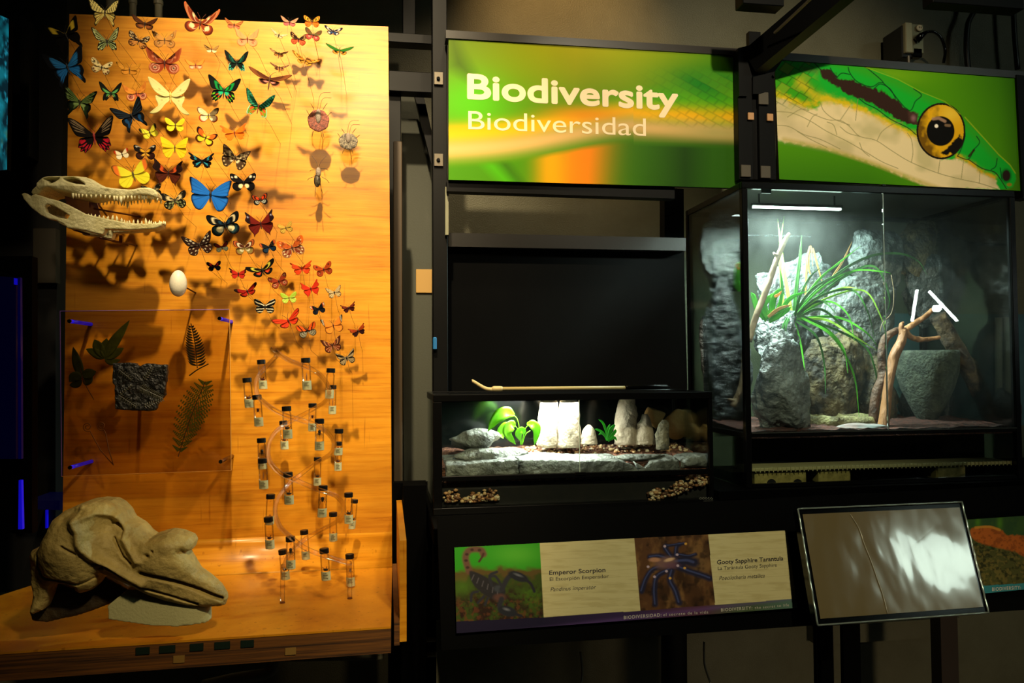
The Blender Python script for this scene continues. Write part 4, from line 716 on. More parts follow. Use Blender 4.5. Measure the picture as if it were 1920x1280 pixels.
# ---------------------------------------------------------------- leaf insects and beetle
def insect(px,py,w,h,D,c1,c2,label,kind):
    c=P(px,py,D); s=pxm(D); t=thing('leaf_insect' if kind=='leaf' else 'beetle',label,'insect',c)
    ex=np.array([1.,0,0]);ez=np.array([0,0,1.]); m=mat('insect_'+c1,c1,.5,c2=c2,ns=220,bump=.4,bs=500); lm=bodymat('4a3018')
    if kind=='leaf':
        v,f=SPH[3]; v=v.copy(); v=v*np.array([w/2*s,.003,h/2*s])*(1+.035*np.sin(np.arctan2(v[:,2],v[:,0])*7))[:,None]
        mk('abdomen',(v+c,f),m,t,True); v2=SPH[2][0]*np.array([w*.14*s,.004,h*.34*s]); mk('thorax',(v2+c+np.array([0,-.002,h*.18*s]),SPH[2][1]),mat('insect_grey','8a7a68',.5,bump=.4,bs=400),t,True)
        L=[(-.2,.5,-.35,.75),(.2,.5,.4,.8),(-.4,.2,-.55,.45),(.4,.2,.6,.4),(-.15,-.4,-.3,-.75),(.15,-.4,.25,-.75)]; A=[(-.05,.5,.1,1.2,.55,1.3),(.05,.5,.2,1.0,.6,1.05)]
    else:
        v=SPH[3][0]*np.array([w*.16*s,.005,h*.20*s]); mk('abdomen',(v+c+np.array([-w*.05*s,0,-h*.12*s]),SPH[3][1]),mat('beetle_shell','241c18',.3,c2='5a5038',ns=120),t,True)
        v2=SPH[2][0]*np.array([w*.13*s,.005,h*.16*s]); mk('thorax',(v2+c+np.array([0,-.002,h*.12*s]),SPH[2][1]),mat('insect_grey','8a7a68',.5),t,True)
        L=[(-.1,.2,-.4,.15),(.1,.25,.45,.2),(-.15,0,-.5,-.12),(.15,0,.5,-.18),(-.1,-.2,-.15,-.6),(.1,-.2,.15,-.6)]; A=[(-.03,.3,-.1,.45,-.3,.62),(.03,.3,.12,.45,.35,.62)]
    for x0,z0,x1,z1 in L: mk('leg',tube([c+ex*x0*w*s+ez*z0*h*s,c+ex*(x0*.3+x1*.7)*w*s+ez*(z0*.4+z1*.6)*h*s+np.array([0,-.004,.001]),c+ex*x1*w*s+ez*z1*h*s],.0007,5),lm,t)
    for q in A: mk('antenna',tube([c+ex*q[0]*w*s+ez*q[1]*h*s,c+ex*q[2]*w*s+ez*q[3]*h*s,c+ex*q[4]*w*s+ez*q[5]*h*s],.0005,5,4),lm,t)
    mk('wire',tube([c,c+np.array([.004,.02,-.02]),c+np.array([.006,DB-c[1]+.001,-.03])],.0006,5),WIRE,t)
insect(597,226,38,40,DB-.07,'9a5038','5a2818','round reddish leaf insect with wavy edges on the right of the panel','leaf')
insect(653,265,34,30,DB-.06,'9a8c70','3a3024','mottled grey leaf insect farthest right on the panel','leaf')
insect(597,331,38,60,DB-.06,'5a5040','2a2018','long-legged grey and black beetle below the reddish leaf insect','beetle')
# ---------------------------------------------------------------- skulls, egg, slab, leaf sheet, tubes
BONE=mat('cast_bone','d6cf9e',.5,c2='b3a769',ns=14,lo=.4,hi=.75,bump=.5,bs=90)
BONE2=mat('old_bone','c4ae68',.6,c2='7c6834',ns=9,lo=.42,hi=.75,bump=.6,bs=60)
def carve(name, fn, zx, zy, D0, D1, off, sc_, step, m, parent, dstep=None, smooth=True):
    # solid carved from a distance field; a,b = traced coordinates, c = distance from the rear wall side
    xs=np.arange(zx[0],zx[1],step); ys=np.arange(zy[0],zy[1],step); ds=np.arange(D0,D1,dstep or step/sc_*pxm(D0))
    X,Y,Z=np.meshgrid(xs,ys,ds,indexing='ij'); S=fn(X,Y,Z); v,f=nets(S)
    a=zx[0]+v[:,0]*step; b=zy[0]+v[:,1]*step; d=D0+v[:,2]*(ds[1]-ds[0]); Dm=(D0+D1)/2
    # project on the mid plane, then push straight back or forth so thickness is real
    r=Fv[None]+np.outer((a/sc_+off[0]-960)/FPX,Rv)-np.outer((b/sc_+off[1]-640)/FPX,Uv); w=CAM+r*(Dm/r[:,1])[:,None]; w[:,1]=d
    return mk(name,(w,f[:,::-1]),m,parent,smooth)
Dc=1.93
U=[(140,300),(165,270),(225,240),(225,205),(300,150),(380,125),(560,115),(700,118),(790,125),(870,155),(940,200),(1000,228),(1100,243),(1300,252),(1400,235),(1500,228),(1560,245),(1600,290),(1606,330),(1590,350),(1560,340),(1500,322),(1400,315),(1300,333),(1180,350),(1080,342),(960,332),(850,347),(760,345),(680,325),(580,305),(480,288),(380,262),(300,290),(250,330),(200,345),(160,340)]
J=[(75,345),(110,330),(150,345),(190,385),(200,360),(250,350),(330,375),(400,398),(500,420),(600,460),(700,512),(800,565),(900,588),(1000,605),(1200,640),(1350,652),(1500,652),(1620,640),(1650,640),(1640,680),(1560,712),(1300,730),(1010,732),(985,800),(940,798),(800,760),(600,735),(560,690),(480,655),(400,640),(300,590),(200,510),(150,460),(100,400)]
cs=thing('crocodile_skull','cream reptile skull with open toothed jaws jutting past the left board edge','skull',P(190,440,Dc))
def smax(a,b,k): h=np.clip(.5+.5*(a-b)/k,0,1); return b*(1-h)+a*h+k*h*(1-h)
u_=pxm(Dc)/6.4*1000   # mm per traced unit
def croc_u(X,Y,Z):
    x2,y2=X[:,:,0],Y[:,:,0]; d=polysd(x2,y2,U)
    for h,op in(([(330,170),(380,150),(510,150),(500,172),(470,190),(400,198)],1),([(395,212),(430,195),(475,188),(440,210),(405,222)],1),([(558,165),(600,140),(650,135),(720,165),(775,205),(790,222),(700,218),(600,190)],1),([(270,330),(300,292),(380,270),(420,290),(430,345),(400,345)],1)): d=smax(d,-polysd(x2,y2,h)+2,14)
    hw=np.interp(x2,[140,350,700,1000,1250,1450,1600],[42,62,58,34,27,30,22])/u_   # half depth in traced units
    prof=np.interp(y2,[110,150,250,350],[.72,.95,1.0,.85]); hw=hw*prof
    z=(Z-Dc)*1000/u_; dz=abs(z)-hw[:,:,None]
    S=smax(d[:,:,None]+0*z,dz,26)
    inner=np.maximum(d[:,:,None]+34,abs(z)-hw[:,:,None]+34)  # hollow
    S=np.maximum(S,-np.maximum(inner, -(x2[:,:,None]<880)*1.0+ (x2[:,:,None]>=880)*50)*1.0) if False else S
    return S+2.6*vnoise(np.stack([X/26,Y/26,z/26],-1),3,3)
carve('cranium',croc_u,(110,1640),(90,385),Dc-.068,Dc+.068,(50,320),6.4,6,BONE,cs)
def croc_j(X,Y,Z):
    x2,y2=X[:,:,0],Y[:,:,0]; d=polysd(x2,y2,J)
    d=smax(d,-polysd(x2,y2,[(355,500),(385,465),(450,482),(560,545),(625,590),(600,632),(500,618),(430,585),(380,560)]),10)
    c=np.interp(x2,[75,350,800,1150,1400,1650],[50,55,40,20,10,4])/u_; th=np.interp(x2,[75,350,800,1150,1650],[9,9,10,12,14])/u_
    z=(Z-Dc)*1000/u_; S=smax(d[:,:,None]+0*z,abs(abs(z)-c[:,:,None])-th[:,:,None],18)
    return S+2.2*vnoise(np.stack([X/24,Y/24,z/24],-1),8,3)
carve('lower_jaw',croc_j,(40,1690),(300,830),Dc-.066,Dc+.066,(50,320),6.4,6,BONE,cs)
TOOTH=mat('tooth_enamel','ddd5a8',.3)
def teeth(poly,pts,dirn,c_at):
    for k,(x,y,h,w) in enumerate(pts):
        for s in(-1,1):
            off=np.interp(x,c_at[0],c_at[1])/1000*s; d=P(x/6.4+50,y/6.4+320,Dc); b=np.array([d[0],Dc+off,d[2]]); q=pxm(Dc)/6.4
            a=b+np.array([rnd.uniform(-.3,.3)*w*q,0,-dirn*h*q*.8]); mk('tooth',tube([b+np.array([0,0,dirn*6*q]),(a+b)/2,a],[w*q*.5,w*q*.42,w*q*.06],7),TOOTH,cs,True)
ua=([650,1000,1300,1600],[52,30,22,14])
teeth(U,[(662,335,70,26),(692,338,50,18),(722,340,52,20),(760,340,40,18),(800,342,38,18),(850,340,44,18),(900,335,42,18),(950,330,44,18),(1000,332,46,18),(1050,336,48,20),(1098,340,66,24),(1130,342,62,24),(1175,344,100,34),(1215,338,56,24),(1255,334,44,18),(1295,330,58,22),(1335,322,54,20),(1380,315,66,24),(1418,312,72,24),(1440,314,84,26),(1465,314,66,24),(1520,324,50,20),(1545,332,48,20),(1590,345,48,20)],1,ua)
ja=([800,1100,1400,1650],[40,24,12,5])
teeth(J,[(820,575,26,16),(850,584,36,20),(888,590,40,22),(935,597,40,22),(978,602,40,24),(1022,608,44,28),(1075,616,70,32),(1128,626,76,30),(1178,634,58,26),(1212,640,38,18),(1238,642,32,18),(1265,645,42,22),(1305,650,58,24),(1358,652,64,24),(1400,655,52,20),(1452,655,90,32),(1505,655,58,24),(1560,650,44,24),(1610,648,56,28),(1650,645,50,26)],-1,ja)
# clear bracket and brown rods under the jaw
st=thing('skull_bracket','slim brown metal bracket carrying the reptile skull off the panel','bracket',P(180,470,2.0))
RODM=mat('bronze_rod','4a200c',.4,metal=.5)
for a,b in(((139,431,1.93),(240,460,2.06)),((120,418,1.90),(139,431,1.93)),((174,368,1.97),(200,404,2.05)),((188,446,1.95),(256,460,DB-.002)),((176,391,1.95),(262,406,DB-.002))): mk('rod',tube([P(*a),P(*b)],.0022,8),RODM,st,True)
mk('clamp',wbox(223,441,229,455,2.0,.01),RODM,st)
PURP=mat('violet_lit_acrylic','7a4a8c',.25,em='4a1acc',es=0.0,alpha=.75)  # clear acrylic; the violet light behind the jaw is put into its colour
mk('acrylic_cradle',prism([(120,362),(180,372),(188,404),(150,412),(128,400)],1.97,1.975),PURP,st)
# ---------------------------------------------------------------- egg
ec=P(334,556,1.97); s=pxm(1.97); eg=thing('bird_egg','white egg on a hidden rod above the clear sheet','egg',ec)
pr=[(14.3*s*math.sin(math.pi*t/16)*(1-.10*math.cos(math.pi*t/16)*-1*0-.08*(t/16-.5)*2),23*s*(1-math.cos(math.pi*t/16))) for t in range(1,16)]
mk('shell',lathe(ec,[(.0005,0)]+pr+[(.0005,46*s)],28),mat('eggshell','e8e2cc',.45,bump=.1,bs=300),eg,True)
mk('rod',tube([ec+np.array([0,.0,23*s]),np.array([ec[0]+.01,DB,ec[2]+23*s-.01])],.002,8),RODM,eg)
# ---------------------------------------------------------------- clear sheet with pressed leaves
DSH=1.99
qs=[(112,583),(430,580),(433,882),(115,893)]; w=[P(x,y,DSH) for x,y in qs]
shp=thing('acrylic_sheet','large clear acrylic sheet on standoffs over the lower left panel','acrylic sheet',(w[3]+w[2])/2)
v=w+[p+np.array([0,.004,0]) for p in w]
mk('pane',(v,[(3,2,1,0),(4,5,6,7)]),glassmat('clear_acrylic','ece4d6',.6),shp)
EDGE=mat('violet_lit_edge','8a6a90',.2,em='5a30c0',es=.05)  # violet light along the edge put in as colour and faint glow
for i,nm in enumerate('abcd'): 
    a,b=w[i],w[(i+1)%4]; mk('polished_edge',tube([a+np.array([0,.002,0]),b+np.array([0,.002,0])],.0009,4),EDGE if i in(0,3) else mat('acrylic_edge_warm','d09a50',.2),shp)
SO=mat('violet_lit_standoff','3a2ad8',.3,em='1808ff',es=.35)  # blue-violet light on the standoffs put into their colour and a glow
for k,(x,y,x2,y2) in enumerate(((131,602,148,604),(412,597,425,601),(132,876,150,872),(414,865,416,868))):
    a=P(x,y,DSH-.012); b=np.array([a[0]+.004,DB,a[2]]); so=mk('standoff',tube([a,b],.0045,12),SO if k!=3 else mat('amber_standoff','6a3c10',.3),shp,True); mk('screw_cap',tube([a-np.array([0,.004,0]),a],.0045,12),GLOSS,so)
def leafblade(px,D,w,m,parent,nm='leaflet',mid=.1,n=5,arch=0,prof=None):
    p=catmull(np.array([P(*(q if len(q)==3 else (*q,D))) for q in px]),n); t=np.linspace(0,1,len(p)); pr=(np.sin(np.pi*np.clip(t,0,1)**.8)**.8) if prof is None else np.interp(t,prof[0],prof[1])
    return mk(nm,ring(p,np.maximum(pr,.03)*w*pxm(D),(0,-1,.0),mid,.0005),m,parent,True)
LG=mat('dried_dark_leaf','3c4a14',.7,c2='26300c',ns=30,transl=.3); LG2=mat('dried_green_leaf','5a6c1c',.7,c2='3e4c12',ns=30,transl=.3); BR=mat('dried_brown_stem','4a2c10',.7)
l1=thing('pressed_leaf','dark green pressed leaf with broad lobes upper left behind the clear sheet','leaf',P(196,668,DSH+.008)); D_=DSH+.008
for pts,ww in(([(196,672),(215,640),(243,600)],9),([(196,672),(180,662),(161,654)],8),([(196,672),(184,650),(177,636)],9),([(196,672),(198,650),(200,634)],9),([(196,672),(215,662),(232,652)],8),([(196,672),(210,678),(226,674)],6)): leafblade(pts,D_,ww,LG2,l1,'lobe')
l2=thing('pressed_leaf','dark pressed leaf with slender stalk at far left behind the clear sheet','leaf',P(155,706,D_))
for pts,ww in(([(153,706),(145,680),(137,650)],8),([(153,710),(140,706),(130,716)],9),([(153,706),(168,700),(180,696)],9),([(153,712),(142,720),(130,722)],7),([(155,714),(165,714),(174,704)],7)): leafblade(pts,D_,ww,LG,l2,'lobe')
mk('stalk',tube([P(150,690,D_),P(160,720,D_),P(176,749,D_)],.0009,6,5),BR,l2)
fn=thing('pressed_fern','small dark fern frond pressed at upper right of the clear sheet','fern',P(368,692,D_)); FD=mat('dark_fern','1c1a08',.7)
mk('stem',tube([P(358,606,D_),P(366,645,D_),P(370,690,D_)],.0011,6,5),FD,fn)
for k in range(15):
    t=(k+.5)/15; y=610+t*78; x=358+12*t; ln=(4+14*math.sin(min(1,t*1.15)*math.pi*.62)); 
    for s_ in(-1,1): leafblade([(x,y),(x+s_*ln*.6,y-ln*.25+1),(x+s_*ln,y-ln*.55)],D_,1.9,FD,fn,'leaflet',0,3)
mk('twig',tube([P(355,704,D_),P(370,693,D_),P(391,682,D_)],.0016,6,3),FD,fn)
fr2=thing('pressed_frond','feathery green frond pressed at lower right of the clear sheet','fern',P(362,780,D_)); FM=mat('feather_fern','5c6a18',.8,transl=.3)
mk('stem',tube([P(334,856,D_),P(345,820,D_),P(362,770,D_),P(385,715,D_)],.0010,6,5),BR,fr2)
for k in range(13):
    t=(k+.5)/13; q=np.array([334+51*t+2*math.sin(t*3),850-135*t]); ln=30*math.sin(math.pi*(t*.85+.08))+6
    for s_ in(-1,1):
        d=np.array([s_*.85+.25,-.5]); d/=np.linalg.norm(d); e=q+d*ln; V=[];geos=[]
        for j in range(7):
            u=q+(e-q)*(j+.5)/7; l3=ln*.26*(1-j/8)
            for s3 in(-1,1):
                n_=np.array([-d[1],d[0]])*s3+d*.5; p=np.array([P(*(u+n_*l3*g),D_+.0004*j) for g in(0,.5,1)]); geos.append(ring(p,np.array([.3,1,.1])*1.5*pxm(D_),(0,-1,0),0,.0004))
        geos.append(tube([P(*q,D_),P(*e,D_)],.0004,4)); mk('pinna',join(*geos),FM,fr2)
fd=thing('pressed_fiddleheads','pair of dried coiled fern fiddleheads at lower left of the clear sheet','fern',P(190,876,D_))
for cx,cy,ex in((164,800,205),(190,798,213)):
    sp=[P(cx+(9-7*t)*math.cos(t*11+1),cy+(9-7*t)*math.sin(t*11+1),D_) for t in np.linspace(1,0,26)]
    mk('frond',tube(np.array(sp+[P(cx+8,cy+14,D_),P(cx+(ex-cx)*.6,cy+44,D_),P(213,872,D_)]),.0012,6),mat('fiddle','7a4a18',.6),fd,True)
# ---------------------------------------------------------------- fossil slab
fo=[(440,430),(520,427),(590,430),(600,440),(622,452),(645,440),(665,432),(795,440),(797,530),(790,560),(785,640),(760,670),(740,695),(720,745),(600,748),(550,742),(455,735),(450,600),(455,580),(440,560)]
DFo=1.93; sl=thing('fossil_slab','black stone slab with fern imprints at centre of the clear sheet','fossil',P(263,770,DFo))
SLATE=mat('black_slate','12120e',.42,c2='040404',ns=16,bump=.9,bs=70,spec=.45)
kk=3.556
def slabf(X,Y,Z):
    z=(Z-DFo)*1000/(pxm(DFo)/kk*1000); d=polysd(X[:,:,0],Y[:,:,0],fo)[:,:,None]+0*z
    rel=14*vnoise(np.stack([X/40,Y/40,z/60],-1),5,4); return smax(d,abs(z)-26,8)+rel*.55
carve('stone',slabf,(425,812),(415,765),DFo-.016,DFo+.016,(90,560),kk,3,SLATE,sl)
IMP=mat('fern_imprint','3e3c2a',.45,spec=.6)
def imprint(p0,p1,n,l):
    p0=np.array(p0,float);p1=np.array(p1,float);d=(p1-p0);L=np.linalg.norm(d);d/=L;nn_=np.array([-d[1],d[0]]);f=lambda q:P(q[0]/kk+90,q[1]/kk+560,DFo-.0118); g=[tube([f(p0),f(p1)],.0006,5)]
    for k in range(n):
        b=p0+d*L*(k+.5)/n
        for s_ in(-1,1): e=b+nn_*s_*l*(1-.4*k/n)+d*l*.4; g.append(tube([f(b),(f(b)+f(e))/2+np.array([0,-.0006,0]),f(e)],[.0006,.001,.0003],5))
    mk('fern_imprint',join(*g),IMP,sl)
imprint((470,640),(590,720),9,26); imprint((610,590),(760,660),14,34); imprint((470,470),(560,540),7,22); imprint((640,540),(700,450),7,20); imprint((480,640),(560,575),6,14); imprint((640,720),(770,670),9,22)
mk('rod',tube([P(263,725,DFo),P(263,725,DB)+np.array([0,0,-.02])],.004,8),RODM,sl)
# ---------------------------------------------------------------- toothed whale skull on foam
Dw=1.56
ds=thing('dolphin_skull','weathered tan dolphin skull resting its beak on pale foam','skull',PZ(150,1160,zf))
W_=[(205,470),(260,370),(300,270),(380,205),(480,165),(580,147),(680,152),(730,175),(790,230),(820,290),(900,330),(960,390),(1000,412),(1060,390),(1130,372),(1200,378),(1290,410),(1312,450),(1300,500),(1265,512),(1240,500),(1300,600),(1340,660),(1440,730),(1500,780),(1545,850),(1550,880),(1530,930),(1480,940),(1400,940),(1250,925),(1100,885),(960,830),(850,770),(700,700),(640,665),(615,670),(612,712),(600,760),(560,800),(480,825),(440,800),(440,770),(400,745),(300,735),(250,790),(235,850),(200,930),(180,960),(110,990),(90,965),(110,860),(95,770),(100,660),(110,540),(130,500),(190,480)]
q4=pxm(Dw)/4*1000
def whale(X,Y,Z):
    x,y=X[:,:,0],Y[:,:,0]; d=polysd(x,y,W_); g=lambda cx,cy,rx,ry:np.exp(-((x-cx)/rx)**2-((y-cy)/ry)**2)
    # how far the near surface bulges toward the viewer, mm
    f=30+46*g(400,480,260,260)+24*g(600,260,160,140)+26*g(1100,560,260,190)+10*g(1150,440,120,60)-6*g(500,830,200,90)
    f-=26*g(690,300,110,105)            # temporal hollow
    f+=15*np.exp(-(lined(x,y,catmull([(500,260),(545,330),(555,420),(610,500),(690,570),(800,640),(960,730)],4))/34)**2)
    f+=9*np.exp(-(lined(x,y,[(770,250),(820,320),(810,390),(860,460),(930,560)])/26)**2)
    f+=8*np.exp(-(lined(x,y,[(530,150),(520,250),(640,210),(760,240)])/22)**2)-12*np.exp(-(lined(x,y,[(400,250),(470,205),(530,195)])/22)**2)
    f-=20*np.exp(-(lined(x,y,catmull([(950,650),(1150,705),(1350,790),(1510,870)],4))/13)**2)
    f-=14*np.exp(-(lined(x,y,catmull([(620,570),(710,600),(830,690),(950,760),(1150,830),(1340,905)],4))/7)**2)
    f-=8*np.exp(-(lined(x,y,[(750,400),(820,530),(880,580)])/9)**2)-4*0
    f-=9*np.exp(-(lined(x,y,[(215,520),(205,600),(240,680),(380,700),(490,735),(610,690)])/7)**2)
    f-=12*g(1005,520,14,12)+12*g(675,605,14,11)+8*g(1045,487,9,9)+9*np.exp(-(lined(x,y,[(430,430),(515,487)])/8)**2)+10*np.exp(-(lined(x,y,[(760,300),(810,345),(800,385)])/14)**2)
    f-=16*g(160,760,90,260)
    f-=np.clip((x-1000)/550,0,1)*14
    bk=60+30*g(400,450,280,300)-np.clip((x-700)/850,0,1)*30
    z=(Z-Dw)*1000; e=d*q4; R_=np.clip(f*.8,10,34)
    S=smax(e[:,:,None]+0*z,-z-f[:,:,None],24); S=smax(S,z-bk[:,:,None],24)
    return S/q4+3.2*vnoise(np.stack([X/30,Y/30,z/12],-1),21,4)
carve('cranium',whale,(60,1590),(110,1020),Dw-.11,Dw+.12,(40,900),4,6,BONE2,ds,dstep=.003)
# rear condyles and far side below, bone colour darkened for the shade
def rear(X,Y,Z):
    x,y=X[:,:,0],Y[:,:,0]; d=polysd(x,y,[(160,700),(430,780),(600,740),(640,680),(830,790),(800,850),(690,900),(560,950),(430,990),(330,1010),(240,1030),(130,1020),(110,960)]); z=(Z-Dw-.05)*1000
    return smax(d[:,:,None]+0*z,abs(z)/q4-30/q4,16)+6*vnoise(np.stack([X/40,Y/40,z/14],-1),31,3)
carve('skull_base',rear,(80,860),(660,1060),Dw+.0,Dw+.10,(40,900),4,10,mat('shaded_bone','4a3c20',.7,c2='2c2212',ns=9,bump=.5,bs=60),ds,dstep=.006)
FOAM=mat('pale_foam','b9b684',.7,bump=.15,bs=200)
def foam(X,Y,Z):
    x,y=X[:,:,0],Y[:,:,0]; d=polysd(x,y,[(690,905),(830,790),(900,790),(1425,930),(1427,1035),(1400,1050),(1220,1060),(1000,1050),(860,1030),(695,1005)]); z=(Z-Dw-.02)*1000/q4
    r=np.sqrt((np.maximum(x-1150,0)/275)**2)[:,:,None]; dz=abs(z)-(110*np.sqrt(np.clip(1.02-r**2,0.02,1))); s=np.maximum(d[:,:,None]+0*z,dz)
    return s
zfo=PZ(345,1166,zf)[1]
o=carve('foam_block',foam,(670,1450),(770,1080),Dw-.06,Dw+.10,(40,900),4,7,FOAM,None,dstep=.005); tag(o,'pale cream foam block propping up the dolphin beak','foam block')
# ---------------------------------------------------------------- acrylic helix with specimen vials
TUBEG=glassmat('acrylic_tube','fffbf6',.5,.06,.03)
zz=zf
hx=thing('acrylic_helix','clear acrylic double spiral rod stand holding the small specimen vials','display stand',PZ(590,1126,zf))
def hel(pts,nm='spiral_rod'):
    q=[P(x,y,d) for x,y,d in pts]; mk(nm,tube(q,.0052,10,7),TUBEG,hx,True)
hel([(511,653,1.80),(540,674,1.74),(585,692,1.70),(609,712,1.74),(617,735,1.80),(610,752,1.87),(585,768,1.92),(552,786,1.92),(520,806,1.87),(504,832,1.80),(505,862,1.73),(525,886,1.69),(560,902,1.67),(595,917,1.68),(632,931,1.72),(645,955,1.79),(630,978,1.86),(598,995,1.90),(570,1012,1.90),(545,1035,1.84),(531,1062,1.75)])
hel([(518,668,1.85),(497,690,1.87),(482,710,1.84),(482,738,1.79),(500,758,1.73),(530,776,1.70),(560,786,1.68),(590,796,1.68),(615,812,1.72),(627,833,1.79),(618,852,1.86),(592,868,1.90),(568,886,1.92),(540,908,1.89),(521,934,1.83),(516,958,1.77),(524,985,1.71),(545,1006,1.66),(572,1027,1.64),(610,1042,1.64),(657,1056,1.68)])
for x,y,yy,d in((531,1058,1130,None),(657,1056,1122,None)):
    b=PZ(x,yy,zf); a=P(x-(1 if x<600 else 1),y,b[1]); b=np.array([a[0],b[1],zf]); mk('foot_rod',tube([a,b],.0052,10),TUBEG,hx,True); mk('foot_ring',lathe(b,[(.0056,0),(.0056,.002)],12),mat('amber_ring','5a2408',.4),hx)
VG=glassmat('vial_glass','fffcf8',.6,.03); LAB=mat('vial_label','b9b88c',.7); INK=mat('label_ink','3c3a28',.8); CAP=mat('black_screw_cap','0a0a0b',.35); SPI=mat('specimen_brown','4a1208',.5); SPB=mat('specimen_dark','140c08',.5)
LB='small glass vials hung along the acrylic spiral'
VI=[
(489.5,678,494,730,14.2,'r','vial behind the left end of the spiral top, small reddish spider inside'),
(463,712,468,765,15.2,'r','leftmost vial of all, amber fluid and a small reddish specimen'),
(573,675,576,732,15.8,'t','highest vial of all, slim pale specimen above its label'),
(620.5,694,617.5,748,15,'b','vial at the upper right turn of the spiral, small dark specimen'),
(624,725,623,777,13,'t','thin vial half hidden under the upper right vial'),
(481.5,744,486,800,15.5,'S','vial below the leftmost one holding a red long-legged spider'),
(537,765.5,540,823,16,'b','vial in front of a smaller one, black lump resting on the label'),
(586,759.5,585.5,809,14,'S','vial with partly hidden cap holding a brown crab-legged spider'),
(531,792,534,843,13.6,'r','small vial tucked behind the black lump vial'),
(599,789,599,845,16,'K','vial holding a big black spider with legs pointing down, centre right'),
(635.7,807.5,634,854,15,'n','rightmost vial of the second turn, orange bit inside'),
(634.5,831,633.7,883,12.6,'r','small vial behind the rightmost second-turn vial, red sliver inside'),
(490,825,492.5,880,15,'K','left vial with black spider and splayed legs above a violet-edged one'),
(492,863,495,917,15.5,'t','left vial with violet glints and a thin tan specimen'),
(595.6,860,595,911,13,'b','small pale vial behind the spiral crossing at mid right'),
(539.8,889,542.5,946,16,'b','front vial at centre left of third turn, tiny black speck'),
(606,913.7,603.7,970,15.6,'K','third-turn vial filled by a round-bodied brown spider'),
(653.5,927,653.9,982,15,'b','rightmost vial of the third turn, small dark clump at its base'),
(665,939,659.7,991.8,12,'b','thin vial at extreme right half behind its neighbour'),
(507.4,930,505.5,984,15,'n','left vial of the third turn, nearly clear'),
(503,973,506.8,1029,15.5,'r','left vial with flat red specimen lying on the label'),
(624.6,963.5,625,1015,14,'n','small vial right of centre with slanted cap, tiny sliver inside'),
(570,997,573.8,1049,14,'n','small vial behind the lowest spiral crossing'),
(544.5,1009.5,545.5,1067,16,'K','lower left front vial with black spider and arched legs'),
(529.8,1033.8,536,1086.5,15,'b','lowest vial at left over the left foot rod'),
(607.4,1031.8,611.9,1088,16,'b','lower vial between the two feet with dark speck on its label'),
(655.4,1042,658,1099,15,'S','lowest vial at right above the right foot rod, brown spider inside'),
]
def spider(c,s,m,t,nm,down=False):
    g=[]; v,f=SPH[2]; g.append((v*np.array([.28,.2,.34])*s+c+np.array([0,0,.25*s]),f)); g.append((v*np.array([.2,.16,.2])*s+c-np.array([0,0,.15*s]),f))
    for k in range(4):
        for q in(-1,1):
            a=(-.9+k*.55) if not down else (-1.45+k*.28); x=q*math.cos(a); z=math.sin(a)*(1 if not down else 1.2)
            g.append(tube([c,c+np.array([x*.5*s,-.1*s,z*.5*s+.25*s]),c+np.array([x*.85*s,0,z*.95*s-(.0 if down else .2)*s])],[.05*s,.05*s,.02*s],5))
    mk(nm,join(*g),m,t,True)
